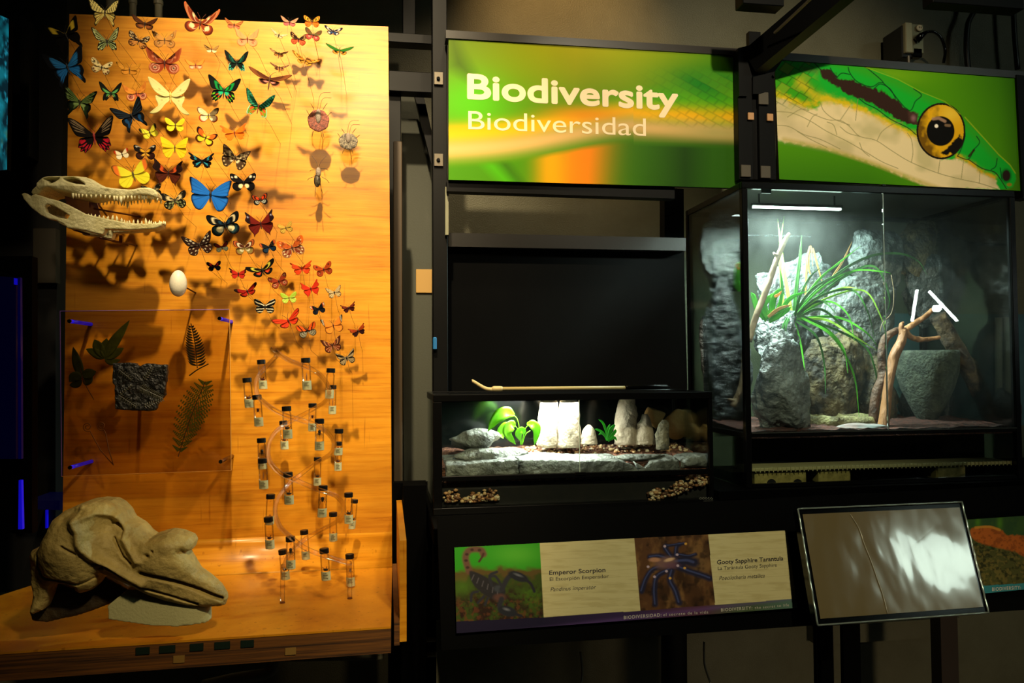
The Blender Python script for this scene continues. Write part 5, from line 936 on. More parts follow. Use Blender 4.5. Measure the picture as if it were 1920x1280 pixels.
for k,(x0,y0,x1,y1,w,sp,lab) in enumerate(VI):
    Zc=1450*.0185/w; D=Zc*1.04; D=min(max(D,1.60),2.03)
    top=P(x0,y0-w*.27,D); bot=P(x1,y1,D); ax=top-bot; L=np.linalg.norm(ax); ax/=L; r=w/2*pxm(D)*.985
    t=thing('specimen_vial',lab,'vial',bot,LB)
    Lb=L-w*.55*pxm(D)
    mk('glass_tube',lathe(bot,[(r*.75,0),(r,.0015),(r,Lb*.9),(r*.85,Lb*.97),(r*.85,Lb)],16,ax),VG,t,True)
    mk('screw_cap',lathe(bot+ax*Lb,[(r*.98,0),(r*1.04,.0008),(r*1.04,L-Lb-.001),(r*.92,L-Lb)],18,ax),CAP,t)
    # paper label curved round the lower front
    tilt=bot; n=9; V=[];hl=L*.30
    for j in range(n):
        a=math.radians(-80+160*j/(n-1)); o=np.array([math.sin(a)*r*1.03,-math.cos(a)*r*1.03,0]); V+= [bot+o+ax*.002,bot+o+ax*hl]
    V+=[p+np.array([0,.0005,0]) for p in V]; F=[(2*j,2*j+2,2*j+3,2*j+1) for j in range(n-1)]+[(2*n+2*j,2*n+2*j+1,2*n+2*j+3,2*n+2*j+2) for j in range(n-1)]
    lb=mk('paper_label',(V,F),LAB,t,True)
    g=[]
    for j in range(3+k%2):
        z=hl*(.85-.16*j); g.append(join(*[box(bot[0]+ax[0]*z-r*.55,bot[0]+ax[0]*z+r*(.55-.3*((j+k)%2)),bot[1]-r*1.03-.0012,bot[1]-r*1.03-.0005,bot[2]+z-.0004,bot[2]+z+.0003)]))
    mk('label_lines',join(*g),INK,lb)
    c=bot+ax*(hl+r*.9)
    if sp=='S': spider(c+ax*r*.6,r*1.0,SPI,t,'specimen',k%2==0)
    elif sp=='K': spider(c+ax*r*(.9),r*1.25,SPB,t,'specimen',k%3!=1)
    else:
        v,f=SPH[2]; m_={'r':SPI,'b':SPB,'t':mat('specimen_tan','a0642c',.5),'n':mat('specimen_orange','a84a14',.5)}[sp]; s3={'r':(.5,.4,.3),'b':(.55,.4,.28),'t':(.16,.15,.9),'n':(.3,.2,.12)}[sp]
        v2=v*(1+.5*vnoise(v*2+k,k,2))[:,None]; g=[(v2*np.array(s3)*r+bot+ax*(hl+r*s3[2]*1.0),f)]
        for q in range(5 if sp in'rb' else 0): a=q*1.3+k; g.append(tube([bot+ax*(hl+r*.2),bot+ax*(hl+r*.5)+np.array([math.cos(a)*r*.8,0,abs(math.sin(a))*r*.5])],.0005,4))
        mk('specimen',join(*g),m_,t)
    # short clamp onto the spiral, where the rod passes
    mk('hook_pin',tube([bot+ax*L*.75,bot+ax*L*.75+np.array([0,r*1.4,0])],.001,5),VG,t)
# ---------------------------------------------------------------- small glass tank
FR=mat('tank_frame_black','050505',.22,spec=.5)
xl,xr=wx(812,800,DT),wx(1337,800,DT); zt=wz(1070,737,DT); zi=wz(1080,750,DT); zm=wz(1080,887,DT); zb=wz(1080,944,DT); TD=.30
xl2,xr2=wx(829,800,DT),wx(1329,800,DT)
tt=thing('small_terrarium','low wide glass terrarium with black frame and lit pale trunks inside','terrarium',((xl+xr)/2,DT+TD/2,zb))
def fbar(x0,x1,y0,y1,z0,z1,nm,p,m=None): return mk(nm,bev(x0,x1,y0,y1,z0,z1,.0015),m or FR,p)
fbar(xl,xr,DT,DT+.014,zi,zt,'top_rim',tt); fbar(xl,xr,DT+TD-.014,DT+TD,zi,zt,'top_rim',tt)
fbar(xl,xl+.014,DT+.014,DT+TD-.014,zi,zt,'top_rim',tt); fbar(xr-.014,xr,DT+.014,DT+TD-.014,zi,zt,'top_rim',tt)
fbar(xl,xr,DT,DT+TD,zb-.018,zb,'base_rim',tt)
fbar(xl,xl2,DT,DT+.02,zb,zi,'corner_post',tt); fbar(xr2,xr,DT,DT+.012,zb,zi,'corner_post',tt)
fbar(xl2,xr2,DT,DT+.01,zm-.012,zm+.001,'lower_rail',tt)
fbar(wx(1078,885,DT),wx(1098,885,DT),DT-.004,DT+.004,zm-.006,zm+.003,'door_handle',tt)
mk('lid_mesh',box(xl+.014,xr-.014,DT+.014,DT+TD-.014,zt-.006,zt-.003),FR,tt)
xm=wx(1087,820,DT)
mk('glass_door',box(xl2,xm-.0006,DT+.004,DT+.008,zm+.001,zi),GLASS,tt); mk('glass_door',box(xm+.0006,xr2,DT+.0045,DT+.0085,zm+.001,zi),GLASS,tt)
mk('door_edge',box(xm-.0008,xm+.0008,DT+.0025,DT+.0035,zm,zi),mat('glass_edge_green','a8b8a0',.3),tt)
mk('lower_glass',box(xl2,xr2,DT+.004,DT+.008,zb,zm-.004),GLASS,tt)
mk('back_glass',box(xl+.004,xr-.004,DT+TD-.005,DT+TD-.002,zb,zi),mat('back_glass_dark','0b0f0d',.15,spec=.6),tt)
mk('side_glass',box(xl+.001,xl+.004,DT+.02,DT+TD-.006,zb,zi),GLASS,tt); mk('side_glass',box(xr-.004,xr-.001,DT+.012,DT+TD-.006,zb,zi),GLASS,tt)
LOGO=mat('logo_silver','8a8a7a',.4)
def logo(x,y,D,parent,w=26):
    g=[]; 
    for k in range(5):
        c=P(x-w/2+w*(k+.5)/5,y,D); r=w/12*pxm(D); g.append(tube([c+np.array([r*math.cos(a),-.0005,r*.8*math.sin(a)]) for a in np.linspace(.4*k,5.6+.2*k,12)],.00045,4))
    g.append(tube([P(x-w*.2,y+5,D),P(x+w*.5,y+4.5,D)],.0003,4)); mk('maker_mark',join(*g),LOGO,parent)
logo(1324,934,DT-.001,tt)
# substrate
def bed(name,x0,x1,y0,y1,z0,zfun,m,n=(60,24),seed=0):
    X,Y=np.meshgrid(np.linspace(x0,x1,n[0]),np.linspace(y0,y1,n[1])); Z=zfun(X,Y)+.008*vnoise(np.stack([X*60,Y*60,X*0],-1),seed,3)
    i=np.arange(X.size).reshape(X.shape); T=np.stack([X,Y,Z],-1).reshape(-1,3); B=T.copy(); B[:,2]=z0; k=X.size
    f=np.stack([i[:-1,:-1],i[:-1,1:],i[1:,1:],i[1:,:-1]],-1).reshape(-1,4); e=np.concatenate([i[0],i[1:,-1],i[-1,-2::-1],i[-2:0:-1,0]])
    S_=np.stack([e,e+k,np.roll(e,-1)+k,np.roll(e,-1)],-1); return (np.vstack([T,B]),np.vstack([f,f[:,::-1]+k,S_[:,::-1]]))
MULCH=mat('red_brown_mulch','4a2416',.8,c2='a06a50',ns=90,bump=1.0,bs=160)
zg0=wz(1080,866,DT); zg1=wz(1080,838,DT+.2)
zsub=lambda X,Y: zg0-.012+(zg1-zg0+.008)*np.clip((Y-DT)/.2,0,1)
o=mk('substrate_bed',bed('s',xl+.006,xr-.006,DT+.03,DT+TD-.007,zm-.02,zsub,MULCH),MULCH); tag(o,'reddish mulch bed inside the small terrarium','substrate',kind='stuff')
# pebbles as one heap
def gravel(name,fn,n,seed,label,r=(.0035,.008),cols=('b98a5c','c9a878','8a5a34','d8c4a0','6a4630')):
    rs=np.random.RandomState(seed); ico=SPH[1]; V=[];F=[];C=[]; k=0
    for i in range(n):
        p=fn(rs); s_=rs.uniform(*r)*np.array([1,.9,.7])*rs.uniform(.8,1.25,3); v=ico[0]*s_; a=rs.uniform(0,6.28); v=v@np.array([[math.cos(a),math.sin(a),0],[-math.sin(a),math.cos(a),0],[0,0,1]])
        V.append(v+p); F.append(ico[1]+k); C.append(np.tile(lin(cols[rs.randint(len(cols))])*rs.uniform(.8,1.1),(len(v),1))); k+=len(v)
    o=mk(name,(np.vstack(V),np.vstack(F)),mat('pebble_mix','fff',.45,attr=True),None,True,cols=np.vstack(C)); return tag(o,label,'gravel',kind='stuff')
def gz(rs):
    x=rs.uniform(wx(985,850,DT+.1),wx(1300,850,DT+.1)); y=rs.uniform(DT+.125,DT+.24); return np.array([x,y,float(zsub(x,y))+.004])
gravel('pebbles',gz,230,3,'scattered tan and white pebbles on the small terrarium floor')
gravel('pebbles',lambda rs:(lambda u:np.array([wx(1215+115*u,900,DT+.02),DT+.014+rs.uniform(0,.012),wz(1270,925-38*u+rs.uniform(0,22)-4,DT+.02)]))(rs.uniform(0,1)),170,4,'brown pebbles heaped behind the lower right glass of the small terrarium')
gravel('pebbles',lambda rs:np.array([wx(rs.uniform(832,935),920,DT+.02),DT+.014+rs.uniform(0,.012),wz(880,940-abs(rs.normal(0,9)),DT+.02)]),120,5,'dim brown pebbles behind the lower left glass of the small terrarium')
o=mk('drainage_layer',box(xl+.008,xr-.008,DT+.03,DT+TD-.01,zb,zm-.021),mat('dark_soil','0e0c08',.9,c2='17130c',ns=30)); tag(o,'black soil band filling the bottom of the small terrarium','soil',kind='stuff')
GREY=mat('grey_stone','8a8c82',.7,c2='3c3c34',ns=12,lo=.35,hi=.66,bump=1,bs=50,bd=.02); PALE=mat('pale_trunk','b9a68e',.7,c2='8f7c66',ns=40,lo=.3,hi=.7,bump=.5,bs=120); TANB=mat('reflection_block','c8a05c',.7,c2='a07840',ns=10,bump=.4,bs=50)
def trock(nm,px,D,dep,seed,m,lab,cat='rock',**k):
    o=mk(nm,rock(*px,D,dep,seed,**k),m,None,True); return tag(o,lab,cat)
trock('rock',(833,806,945,846),DT+.13,.11,11,GREY,'rounded grey rock at the left end of the small terrarium',fac=5,n=4)
# flat front ledge stones
def ledge(pts,D,dep,m,lab,seed):
    a=np.array([P(x,y,D) for x,y in pts]); 
    xs=a[:,0]
    n=len(pts); d=len(pts)//2
    o=carve('ledge_stone',lambda X,Y,Z: smax(polysd(X,Y+(Z-D)*60,pts),(abs(Z-D-dep/2)-dep/2)/pxm(D),3)+1.6*vnoise(np.stack([X/9,Y/9,Z*60],-1),seed,3),(min(p[0] for p in pts)-6,max(p[0] for p in pts)+6),(min(p[1] for p in pts)-18,max(p[1] for p in pts)+6),D-.01,D+dep+.012,(0,0),1,2,m,None,dstep=.006)
    return tag(o,lab,'rock')
ledge([(832,866),(870,864),(900,860),(962,856),(966,884),(832,888)],DT+.012,.15,GREY,'long flat ledge stone at front left of the small terrarium',1)
ledge([(967,858),(1020,857),(1085,860),(1150,859),(1176,868),(1188,880),(1188,884),(968,885)],DT+.012,.11,GREY,'flat ledge stone at front centre of the small terrarium',2)
ledge([(1180,862),(1200,874),(1212,862),(1262,858),(1266,882),(1190,884)],DT+.014,.09,GREY,'short ledge stone right of the gap at the front of the small terrarium',3)
trock('rock',(1262,846,1328,884),DT+.05,.07,21,GREY,'pitted grey rock in the front right corner of the small terrarium',fac=4)
trock('flat_rock',(862,838,985,872),DT+.09,.10,23,GREY,'pale tilted slab behind the left ledge stone',fac=5)
trock('flat_rock',(1130,850,1250,866),DT+.07,.07,24,GREY,'flat pale slab behind the right ledge stone',fac=5)
def column(pts,rs,D,m,nm,lab,cat,seed,sub=None,par=None,dep=.8):
    p=[P(x,y,D) for x,y in pts]; v,f=tube(p,[r*pxm(D) for r in rs],28,8); v=np.asarray(v); c=P(*pts[len(pts)//2],D)
    q=v.copy(); nse=vnoise(q*55+seed,seed,4); ctr=np.interp(v[:,2],[p_[2] for p_ in p][::-1] if p[0][2]>p[-1][2] else [p_[2] for p_ in p],[p_[0] for p_ in p][::-1] if p[0][2]>p[-1][2] else [p_[0] for p_ in p])
    d=v-np.stack([ctr,np.full(len(v),D),v[:,2]],-1); v=v+d*nse[:,None]*.25*np.array([1,1,0]); v[:,1]=D+(v[:,1]-D)*dep
    o=mk(nm,(v,f),m,par,True); return tag(o,lab,cat) if lab else o
column([(1030,745),(1030,760),(1028,790),(1027,838)],[12,17,19,20],DT+.15,PALE,'stump','left half of the bright double stump in the small terrarium','stump',1)
column([(1066,745),(1066,760),(1066,790),(1066,838)],[15,18,21,22],DT+.14,PALE,'stump','brightest right half of the double stump in the small terrarium','stump',2)
column([(1176,745),(1176,760),(1174,790),(1173,833)],[15,18,21,23],DT+.15,PALE,'stump','tall rough stump right of the small fern','stump',3)
column([(1209,776),(1210,790),(1208,805),(1208,832)],[5,11,17,21],DT+.14,PALE,'stump','short knobbly stump leaning against the tall rough stump','stump',4)
column([(1104,796),(1104,803),(1104,815),(1104,832)],[3,9,14,17],DT+.13,PALE,'stump','low pale cone stump just right of the door seam','stump',5)
column([(1245,787),(1245,795),(1242,815),(1242,842)],[4,10,13,12],DT+.09,mat('grey_tan_stone','857a62',.8,c2='4a4436',ns=30,bump=1,bs=90),'standing_stone','upright speckled stone in the right half of the small terrarium','rock',6)
for k,(a,l) in enumerate((((1210,760,1246,806),'small tan block standing for a glass reflection, highest at the rear right of the small terrarium'),((1238,768,1298,822),'largest tan block standing for a glass reflection, at the rear right of the small terrarium'),((1278,786,1312,830),'reddish tan block standing for a glass reflection, right of the largest tan block'),((1314,790,1332,826),'tan block standing for a glass reflection, touching the right end of the small terrarium'))): trock('reflection_block',a,DT+.22,.05,40+k,TANB,l,'block',fac=9,rough=.02,amp=.12)  # beige reflection in the tank glass built as solid blocks
# plants
LEAF=mat('lime_leaf','7cc414',.4,c2='5fae0c',ns=20,transl=.35,spec=.6); LEAFD=mat('fern_leaf','2c9c18',.45,c2='1a7a10',ns=30,transl=.3)
pl=thing('broadleaf_plant','lime green plant with large drooping leaves left of the stumps','plant',P(975,834,DT+.12)); DP=DT+.12
def bl(pts,w,m,par,D,nm='leaf',mid=.35,prof=None): return leafblade(pts,D,w,m,par,nm,mid,7,prof=prof)
pf=([0,.25,.55,.85,1],[.2,.9,1,.5,.02])
bl([(964,778,DP),(948,773,DP-.015),(930,784,DP-.02),(915,808,DP-.02)],12,LEAF,pl,DP,prof=pf)
bl([(966,798,DP),(958,797,DP-.01),(951,812,DP-.015),(967,833,DP-.01)],10,LEAF,pl,DP,prof=pf)
bl([(988,794,DP),(1000,796,DP-.012),(1006,808,DP-.015),(1002,834,DP-.012)],9,LEAF,pl,DP,prof=pf)
bl([(976,826,DP),(972,812,DP-.005),(980,806,DP-.006),(984,814,DP)],7,LEAF,pl,DP,prof=pf)
bl([(960,800,DP+.03),(948,800,DP+.04),(940,812,DP+.05),(944,822,DP+.04)],10,LEAF,pl,DP,prof=pf)
for pts in([(976,834),(974,806),(970,786),(962,777)],[(977,834),(976,812),(966,798)],[(978,834),(984,806),(991,796)],[(979,834),(985,815),(994,807)]): mk('stem',tube([P(x,y,DP) for x,y in pts],.0011,6,5),LEAF,pl,True)
pl=thing('small_fern','bright green rosette plant between the cone stump and tall stump','plant',P(1139,826,DT+.1)); DP=DT+.1
for pts,w in(([(1139,826),(1136,806),(1130,792),(1122,786)],2.6),([(1139,824),(1131,812),(1122,806),(1114,804)],2.6),([(1139,826),(1144,808),(1150,799),(1154,797)],4),([(1140,826),(1148,815),(1153,809),(1154,804)],3.5),([(1138,826),(1134,816),(1128,812),(1122,815)],2.6),([(1140,827),(1147,822),(1152,820),(1157,826)],3),([(1139,826),(1140,812),(1141,802),(1144,795)],3)): bl(pts,w,LEAFD,pl,DP,'leaf',.2,([0,.4,.8,1],[.5,1,.7,.05]))
# feeding stick on the lid
STK=mat('tan_wood_stick','b8a56c',.5); hs=thing('snake_hook','long tan stick with bent tip and black grip lying on the small terrarium','hook',P(1070,731,DT+.03)); Dk=DT+.03
mk('shaft',tube([P(930,728.5,Dk),P(1172,726.5,Dk)],.0047,12),STK,hs,True); mk('bent_tip',tube([P(885,714,Dk),P(888,715,Dk),P(908,727,Dk),P(920,729.5,Dk),P(930,729.5,Dk)],[.0035,.0042,.0048,.005,.005],12,5),mat('cream_tip','c8b27c',.5),hs,True)
mk('ferrule',tube([P(922,729,Dk),P(926,728.5,Dk),P(938,728.5,Dk),P(942,728.5,Dk)],[.005,.0072,.0072,.006],14),mat('cream_tip','c8b27c',.5),hs,True)
mk('grip',tube([P(1172,726.5,Dk),P(1176,726,Dk),P(1250,725,Dk),P(1256,728,Dk)],[.0058,.0062,.006,.003],12),GLOSS,hs,True)
# ---------------------------------------------------------------- tall terrarium
VD=.43
X0=wx(1395,600,DV); X1=wx(1910,600,DV); ZT=wz(1400,340,DV); ZB=wz(1410,915,DV)
ZT2=wz(1405,353,DV); Zr=wz(1410,812,DV)
tv_=thing('tall_terrarium','tall black-framed glass terrarium with rocks, driftwood and grassy plants','terrarium',((X0+X1)/2,DV+VD/2,ZB))
pw=.018
for (x,y) in((X0,DV),(X1-pw,DV),(X0,DV+VD-pw),(X1-pw,DV+VD-pw)): fbar(x,x+pw,y,y+pw,ZB,ZT2,'corner_post',tv_)
fbar(X0,X1,DV,DV+.016,ZT2,ZT,'top_rail',tv_); fbar(X0,X1,DV+VD-.016,DV+VD,ZT2,ZT,'top_rail',tv_); fbar(X0,X0+.016,DV+.016,DV+VD-.016,ZT2,ZT,'top_rail',tv_); fbar(X1-.016,X1,DV+.016,DV+VD-.016,ZT2,ZT,'top_rail',tv_)
fbar(X0+pw,X1-pw,DV,DV+.010,Zr-.012,Zr+.002,'middle_rail',tv_); fbar(X0+pw,X1-pw,DV,DV+.010,ZB,wz(1410,907,DV),'bottom_rail',tv_)
fbar(X0,X0+.01,DV+pw,DV+VD-pw,Zr-.014,Zr+.002,'middle_rail',tv_)
mk('silver_bead',box(X0+pw,X1-pw,DV-.0015,DV,Zr-.001,Zr+.001),mat('chrome_bead','7a8078',.25,metal=.8),tv_)
Xs=wx(1662,600,DV)
mk('glass_door',box(X0+pw,Xs-.0008,DV+.004,DV+.008,Zr+.002,ZT2),DUSTY,tv_); mk('glass_door',box(Xs+.0008,X1-pw,DV+.0045,DV+.0085,Zr+.002,ZT2),DUSTY,tv_)
mk('door_seam',box(Xs-.0012,Xs+.0012,DV+.002,DV+.0035,Zr,ZT2),mat('seam_silver','9aa8a0',.25,metal=.5),tv_)
mk('lower_glass',box(X0+pw,X1-pw,DV+.004,DV+.008,ZB,Zr-.012),GLASS,tv_)
mk('side_glass',box(X0+.003,X0+.006,DV+pw,DV+VD-pw,ZB,ZT2),GLASS,tv_); mk('side_glass',box(X1-.006,X1-.003,DV+pw,DV+VD-pw,ZB,ZT2),GLASS,tv_); mk('back_glass',box(X0+pw,X1-pw,DV+VD-.006,DV+VD-.003,ZB,ZT2),glassmat('rear_glass','f4faf6',.04),tv_)
# lid, front half shut
mk('lid_screen',box(X0+.016,X1-.016,DV+.016,DV+VD-.016,ZT-.006,ZT-.003),mat('lid_mesh_dark','15140f',.6),tv_)
fbar(Xs-.006,Xs+.006,DV-.003,DV+.012,ZT,ZT+.006,'lid_latch',tv_)
fbar(wx(1428,357,DV+.02),wx(1446,357,DV+.02),DV+.018,DV+.026,wz(1430,362,DV+.02),ZT-.007,'lid_clip',tv_)
lx0,lx1=wx(1412,392,DV+.12),wx(1576,396,DV+.12); lz=wz(1490,390,DV+.12)
lf=thing('led_bar','glowing white light bar under the terrarium lid at left','light bar',((lx0+lx1)/2,DV+.12,lz)); LED=mat('led_glow','ffffff',.4,em='e0fff2',es=16)
mk('lens',bev(lx0,lx1,DV+.114,DV+.126,lz-.003,lz+.003,.001),LED,lf); mk('housing',bev(lx0-.004,lx1+.004,DV+.112,DV+.128,lz+.0032,lz+.012,.001),FR,lf)
for q in(lx0+.02,lx1-.02): mk('hanger',box(q-.002,q+.002,DV+.118,DV+.122,lz+.012,ZT-.006),FR,lf)
logo(1913,908,DV-.001,tv_)
mk('added_dark_back',box(X0+.02,X1-.02,DV+.13,DV+.135,ZB+.002,Zr-.02),mat('lower_back_black','040403',.8,spec=.1),tv_)  # black sheet added to keep the space behind the supports dark
# under-floor supports
gr=mk('egg_crate_grid',bev(X0+.02,X1-.02,DV+.022,DV+.125,wz(1415,883,DV+.03),wz(1415,877,DV+.03),.001),mat('grid_cream','a8a070',.6)); tag(gr,'cream plastic grating strip under the tall terrarium floor','grating')
for k in range(64): mk('grid_cell',box(X0+.024+k*.0138,X0+.0262+k*.0138,DV+.0195,DV+.0225,wz(1415,885,DV+.03),wz(1415,876,DV+.03)),mat('grid_cream','a8a070',.6),gr)
for k,(a,b,l) in enumerate(((1416,1513,'widest yellowed support block, drilled with two dark holes'),(1536,1596,'narrow yellowed support block left of centre under the tall terrarium'),(1757,1812,'yellowed support block farthest right under the tall terrarium'))):
    sb_=thing('support_block',l,'block',P((a+b)/2,913,DV+.04)); mk('block',bev(wx(a,900,DV+.035),wx(b,900,DV+.035),DV+.035,DV+.12,ZB+.001,wz(1415,884,DV+.035),.004),mat('yellowed_plastic','a89a58',.5,c2='7a6e38',ns=20),sb_)
    if k==0:
        for x in(1447,1496): c=P(x,907,DV+.033); mk('hole',lathe(c,[(.0145,0),(.0145,.004)],24,(0,1,0)),mat('hole_black','030303',.9),sb_)
# rear and side rocks
SL1=mat('slate_rock','707672',.45,c2='1e2222',ns=9,lo=.36,hi=.62,bump=1,bs=22,spec=.7,bd=.035); SL2=mat('dark_slate','343938',.5,c2='1a1d1d',ns=8,lo=.4,hi=.7,bump=1,bs=26,spec=.7,bd=.035); BRN=mat('brown_rock','645636',.75,c2='1e1a12',ns=14,bump=1,bs=32,bd=.03); MOS=mat('mossy_stone','4c5244',.85,c2='30362c',ns=40,bump=.8,bs=120,bd=.008)
RK=[((1318,400,1392,560),DV+.34,.08,1,SL1,'upper slate rock seen through the left side of the tall terrarium'),
((1318,545,1400,812),DV+.30,.10,2,SL2,'lower dark slate seen through the left side of the tall terrarium'),
((1405,470,1560,640),DV+.36,.08,3,SL1,'pale slate wall behind the upright grass blades'),
((1592,412,1690,540),DV+.34,.07,4,SL1,'round slate disc high at the centre rear of the tall terrarium'),
((1672,418,1768,545),DV+.36,.05,5,BRN,'squarish brown slate high right of the door seam'),
((1560,490,1680,690),DV+.33,.08,6,SL1,'wide glossy slate behind the arching grass'),
((1690,470,1796,600),DV+.36,.06,7,SL2,'dark slate behind the reflected bar lights'),
((1404,640,1514,812),DV+.07,.09,8,SL1,'big angular slate at front left of the tall terrarium'),
((1408,592,1520,700),DV+.17,.12,9,SL2,'dark craggy rock under the grass clump'),
((1500,605,1605,790),DV+.28,.10,10,BRN,'brown craggy rock beneath the arching blades'),
((1590,655,1690,800),DV+.29,.09,11,BRN,'brown rock behind the forked driftwood'),
((1700,705,1780,812),DV+.32,.10,12,SL2,'black rock foot under the hanging stone bowl'),
((1855,725,1912,812),DV+.34,.08,13,SL2,'dark rock in the rear right corner of the tall terrarium')]
for px,D,dep,sd,m,l in RK:
    o=mk('slate_rock' if m is not BRN else 'brown_rock',rock(*px,D,dep,sd*7+1,n=5,fac=10,rough=.17,amp=.32),m,None,False); tag(o,l,'rock')
z0=Zr+.004
o=mk('terrarium_floor',bed('s',X0+.012,X1-.012,DV+.02,DV+VD-.012,Zr-.018,lambda X,Y:z0+.015*np.clip((Y-DV)/.3,0,1)+0*X,MULCH),mat('dark_mulch','2c140c',.9,c2='5a2c1c',ns=70,bump=1,bs=150)); tag(o,'dark red mulch covering the tall terrarium floor','substrate',kind='stuff')
# rock basin and flat slate
bs=P(1578,806,DV+.16); v,f=lathe(bs,[(.085,0),(.10,.01),(.105,.03),(.10,.046),(.09,.048),(.082,.03),(.075,.014)],40); v=v+ (v-bs)*vnoise(v*40,4,3)[:,None]*.25; o=mk('stone_basin',(v*1.0,f),mat('yellow_stone','7c7448',.8,c2='4c4428',ns=30,bump=.8,bs=90),None,True); tag(o,'low yellowish stone basin at the foot of the brown rocks','basin')
o=mk('flat_slate',rock(1568,793,1655,808,DV+.05,.06,77,n=4,fac=8,rough=.03),mat('pink_slate','86706c',.7,c2='6a6e6c',ns=20),None,False); tag(o,'thin pinkish slate flake on the terrarium floor left of the driftwood','rock')
# hanging stone bowl
D_=DV+.22; prof=[(1.5,150),(10,148),(20,135),(35,105),(48,75),(57,40),(60,18),(60,6),(57,0),(50,2),(40,4)]
c=P(1736,657,D_); s=pxm(D_); v,f=lathe((c[0],D_,c[2]),[(r*s,-h*s) for r,h in prof],48); cc=np.array([c[0],D_,c[2]]); v=v+(v-cc)*vnoise(v*45,9,4)[:,None]*.10*np.array([1,1,.3]); o=mk('stone_bowl',(v,f[:-2]+[f[-1],f[-2]]),MOS,None,True); tag(o,'large mossy grey stone bowl in the right half of the tall terrarium','bowl')
# driftwood
WD=mat('driftwood','a8744a',.6,c2='6e4426',ns=14,nscale=(1,1,.3),bump=.8,bs=60); WD2=mat('dark_driftwood','5a3c28',.7,c2='2c1c14',ns=16,bump=.9,bs=70); LOGM=mat('mottled_log','5e4a30',.8,c2='2c2016',ns=22,lo=.4,hi=.6,bump=1,bs=60); TWG=mat('grey_twig','8a7458',.6,c2='6a543a',ns=30)
def branch(nm,pts,rs,D,m,par,seed=0):
    q=[P(x,y,D+(k[0] if k else 0)) for x,y,*k in pts]; v,f=tube(q,[r*pxm(D) for r in rs],12,7); v=v+ (vnoise(v*70+seed,seed,3)[:,None])*np.array([.006,.006,.003]); return mk(nm,(v,f),m,par,True)
dw=thing('driftwood','forked tan driftwood standing against the door seam','driftwood',P(1655,806,DV+.06)); Dd=DV+.06
branch('limb',[(1655,806),(1660,770),(1666,720),(1676,670),(1690,640),(1694,618)],[11,10,9,10,9,7],Dd,WD,dw,1)
branch('limb',[(1637,790),(1642,740),(1656,705),(1652,665),(1660,635),(1680,620),(1696,618)],[9,9,10,7,8,7,7],Dd+.03,WD2,dw,2)
branch('limb',[(1694,620),(1715,606),(1736,592),(1748,580)],[6,6,5,4],Dd+.02,WD,dw,3); branch('limb',[(1694,618),(1712,634),(1735,636),(1762,632)],[6,6,5,3.5],Dd,WD,dw,4); branch('knot',[(1692,626),(1690,610),(1694,604)],[6,5,2],Dd,WD,dw,5)
lg=mk('log',(lambda g:(g[0]+(vnoise(g[0]*50,6,3)[:,None])*.012,g[1]))(tube([P(1758,592,DV+.20),P(1790,650,DV+.20),P(1830,720,DV+.19),P(1868,806,DV+.18)],[15*s,17*s,16*s,17*s],18,8)),LOGM,None,True); tag(lg,'thick mottled log leaning down to the right behind the stone bowl','log')
tb=thing('bare_branch','straight grey branch with side stub leaning in the left of the tall terrarium','branch',P(1408,640,DV+.08))
branch('stem',[(1404,640),(1418,592),(1440,535),(1455,490),(1470,455),(1480,438)],[6,6,6,5.5,5,3.5],DV+.08,TWG,tb,7); branch('stub',[(1460,480),(1453,476),(1450,473)],[4,3,1.5],DV+.08,TWG,tb,8)
tb=thing('bare_branch','thin forked twig seen low through the left side glass','branch',P(1375,790,DV+.24)); branch('stem',[(1398,590),(1394,700),(1385,735),(1372,762)],[5,6,5,6],DV+.24,TWG,tb,9); branch('stub',[(1376,752),(1364,748)],[4,2],DV+.24,TWG,tb,10)
# plants
def blade(pts,w,m,par,nm='leaf',D=DV+.14): return leafblade(pts,D,w,m,par,nm,.25,7,prof=([0,.2,.7,1],[.7,1,.7,.05]))
G1=mat('bright_grass','4fae1c',.45,c2='3a8a14',ns=20,transl=.3,spec=.6); G2=mat('deep_grass','2f6e26',.45,c2='234f1c',ns=20,transl=.25,spec=.6); G3=mat('pale_grass','98c848',.5,transl=.35); DRY=mat('dry_leaf','b08a50',.7,transl=.3)
gp_=thing('grass_clump','spreading clump of long arching green blades in the tall terrarium','plant',P(1490,590,DV+.14))
rs=np.random.RandomState(4)
BL=[[(1488,590),(1530,530),(1570,495),(1615,460)],[(1490,588),(1530,545),(1590,500),(1640,478),(1690,476),(1722,490),(1738,515)],[(1492,590),(1540,540),(1600,508),(1660,510),(1672,515)],[(1490,592),(1530,560),(1580,540),(1608,540)],[(1490,592),(1535,556),(1595,543),(1625,580),(1644,650)],[(1492,595),(1550,565),(1590,590),(1602,640)],[(1495,595),(1540,580),(1590,620),(1632,650)],[(1492,597),(1540,610),(1580,650),(1590,700)],[(1495,598),(1550,600),(1600,630),(1650,660)],[(1490,600),(1530,630),(1545,680),(1548,740)],[(1495,596),(1570,595),(1620,620),(1648,652)],[(1488,590),(1520,545),(1560,520),(1600,506)],[(1486,596),(1500,640),(1510,700)],[(1492,590),(1560,555),(1620,545),(1650,590),(1665,640)],[(1490,594),(1500,555),(1518,520),(1540,500)],[(1500,594),(1560,630),(1600,700),(1612,790)],[(1495,592),(1520,570),(1545,566),(1570,590)],[(1480,590),(1468,612),(1460,650)],[(1484,590),(1474,610),(1472,640)],[(1500,590),(1610,640),(1640,690),(1650,780)],[(1494,588),(1580,520),(1640,500),(1668,560),(1655,600)]]
for k,b in enumerate(BL):
    d=DV+.14; n=len(b); blade([(x,y,d-.05*j/n+rs.uniform(-.02,.03)*(j>0)) for j,(x,y) in enumerate(b)],rs.uniform(2.0,3.2),[G1,G2,G1,G3,G2][k%5] if k<16 else G2,gp_)
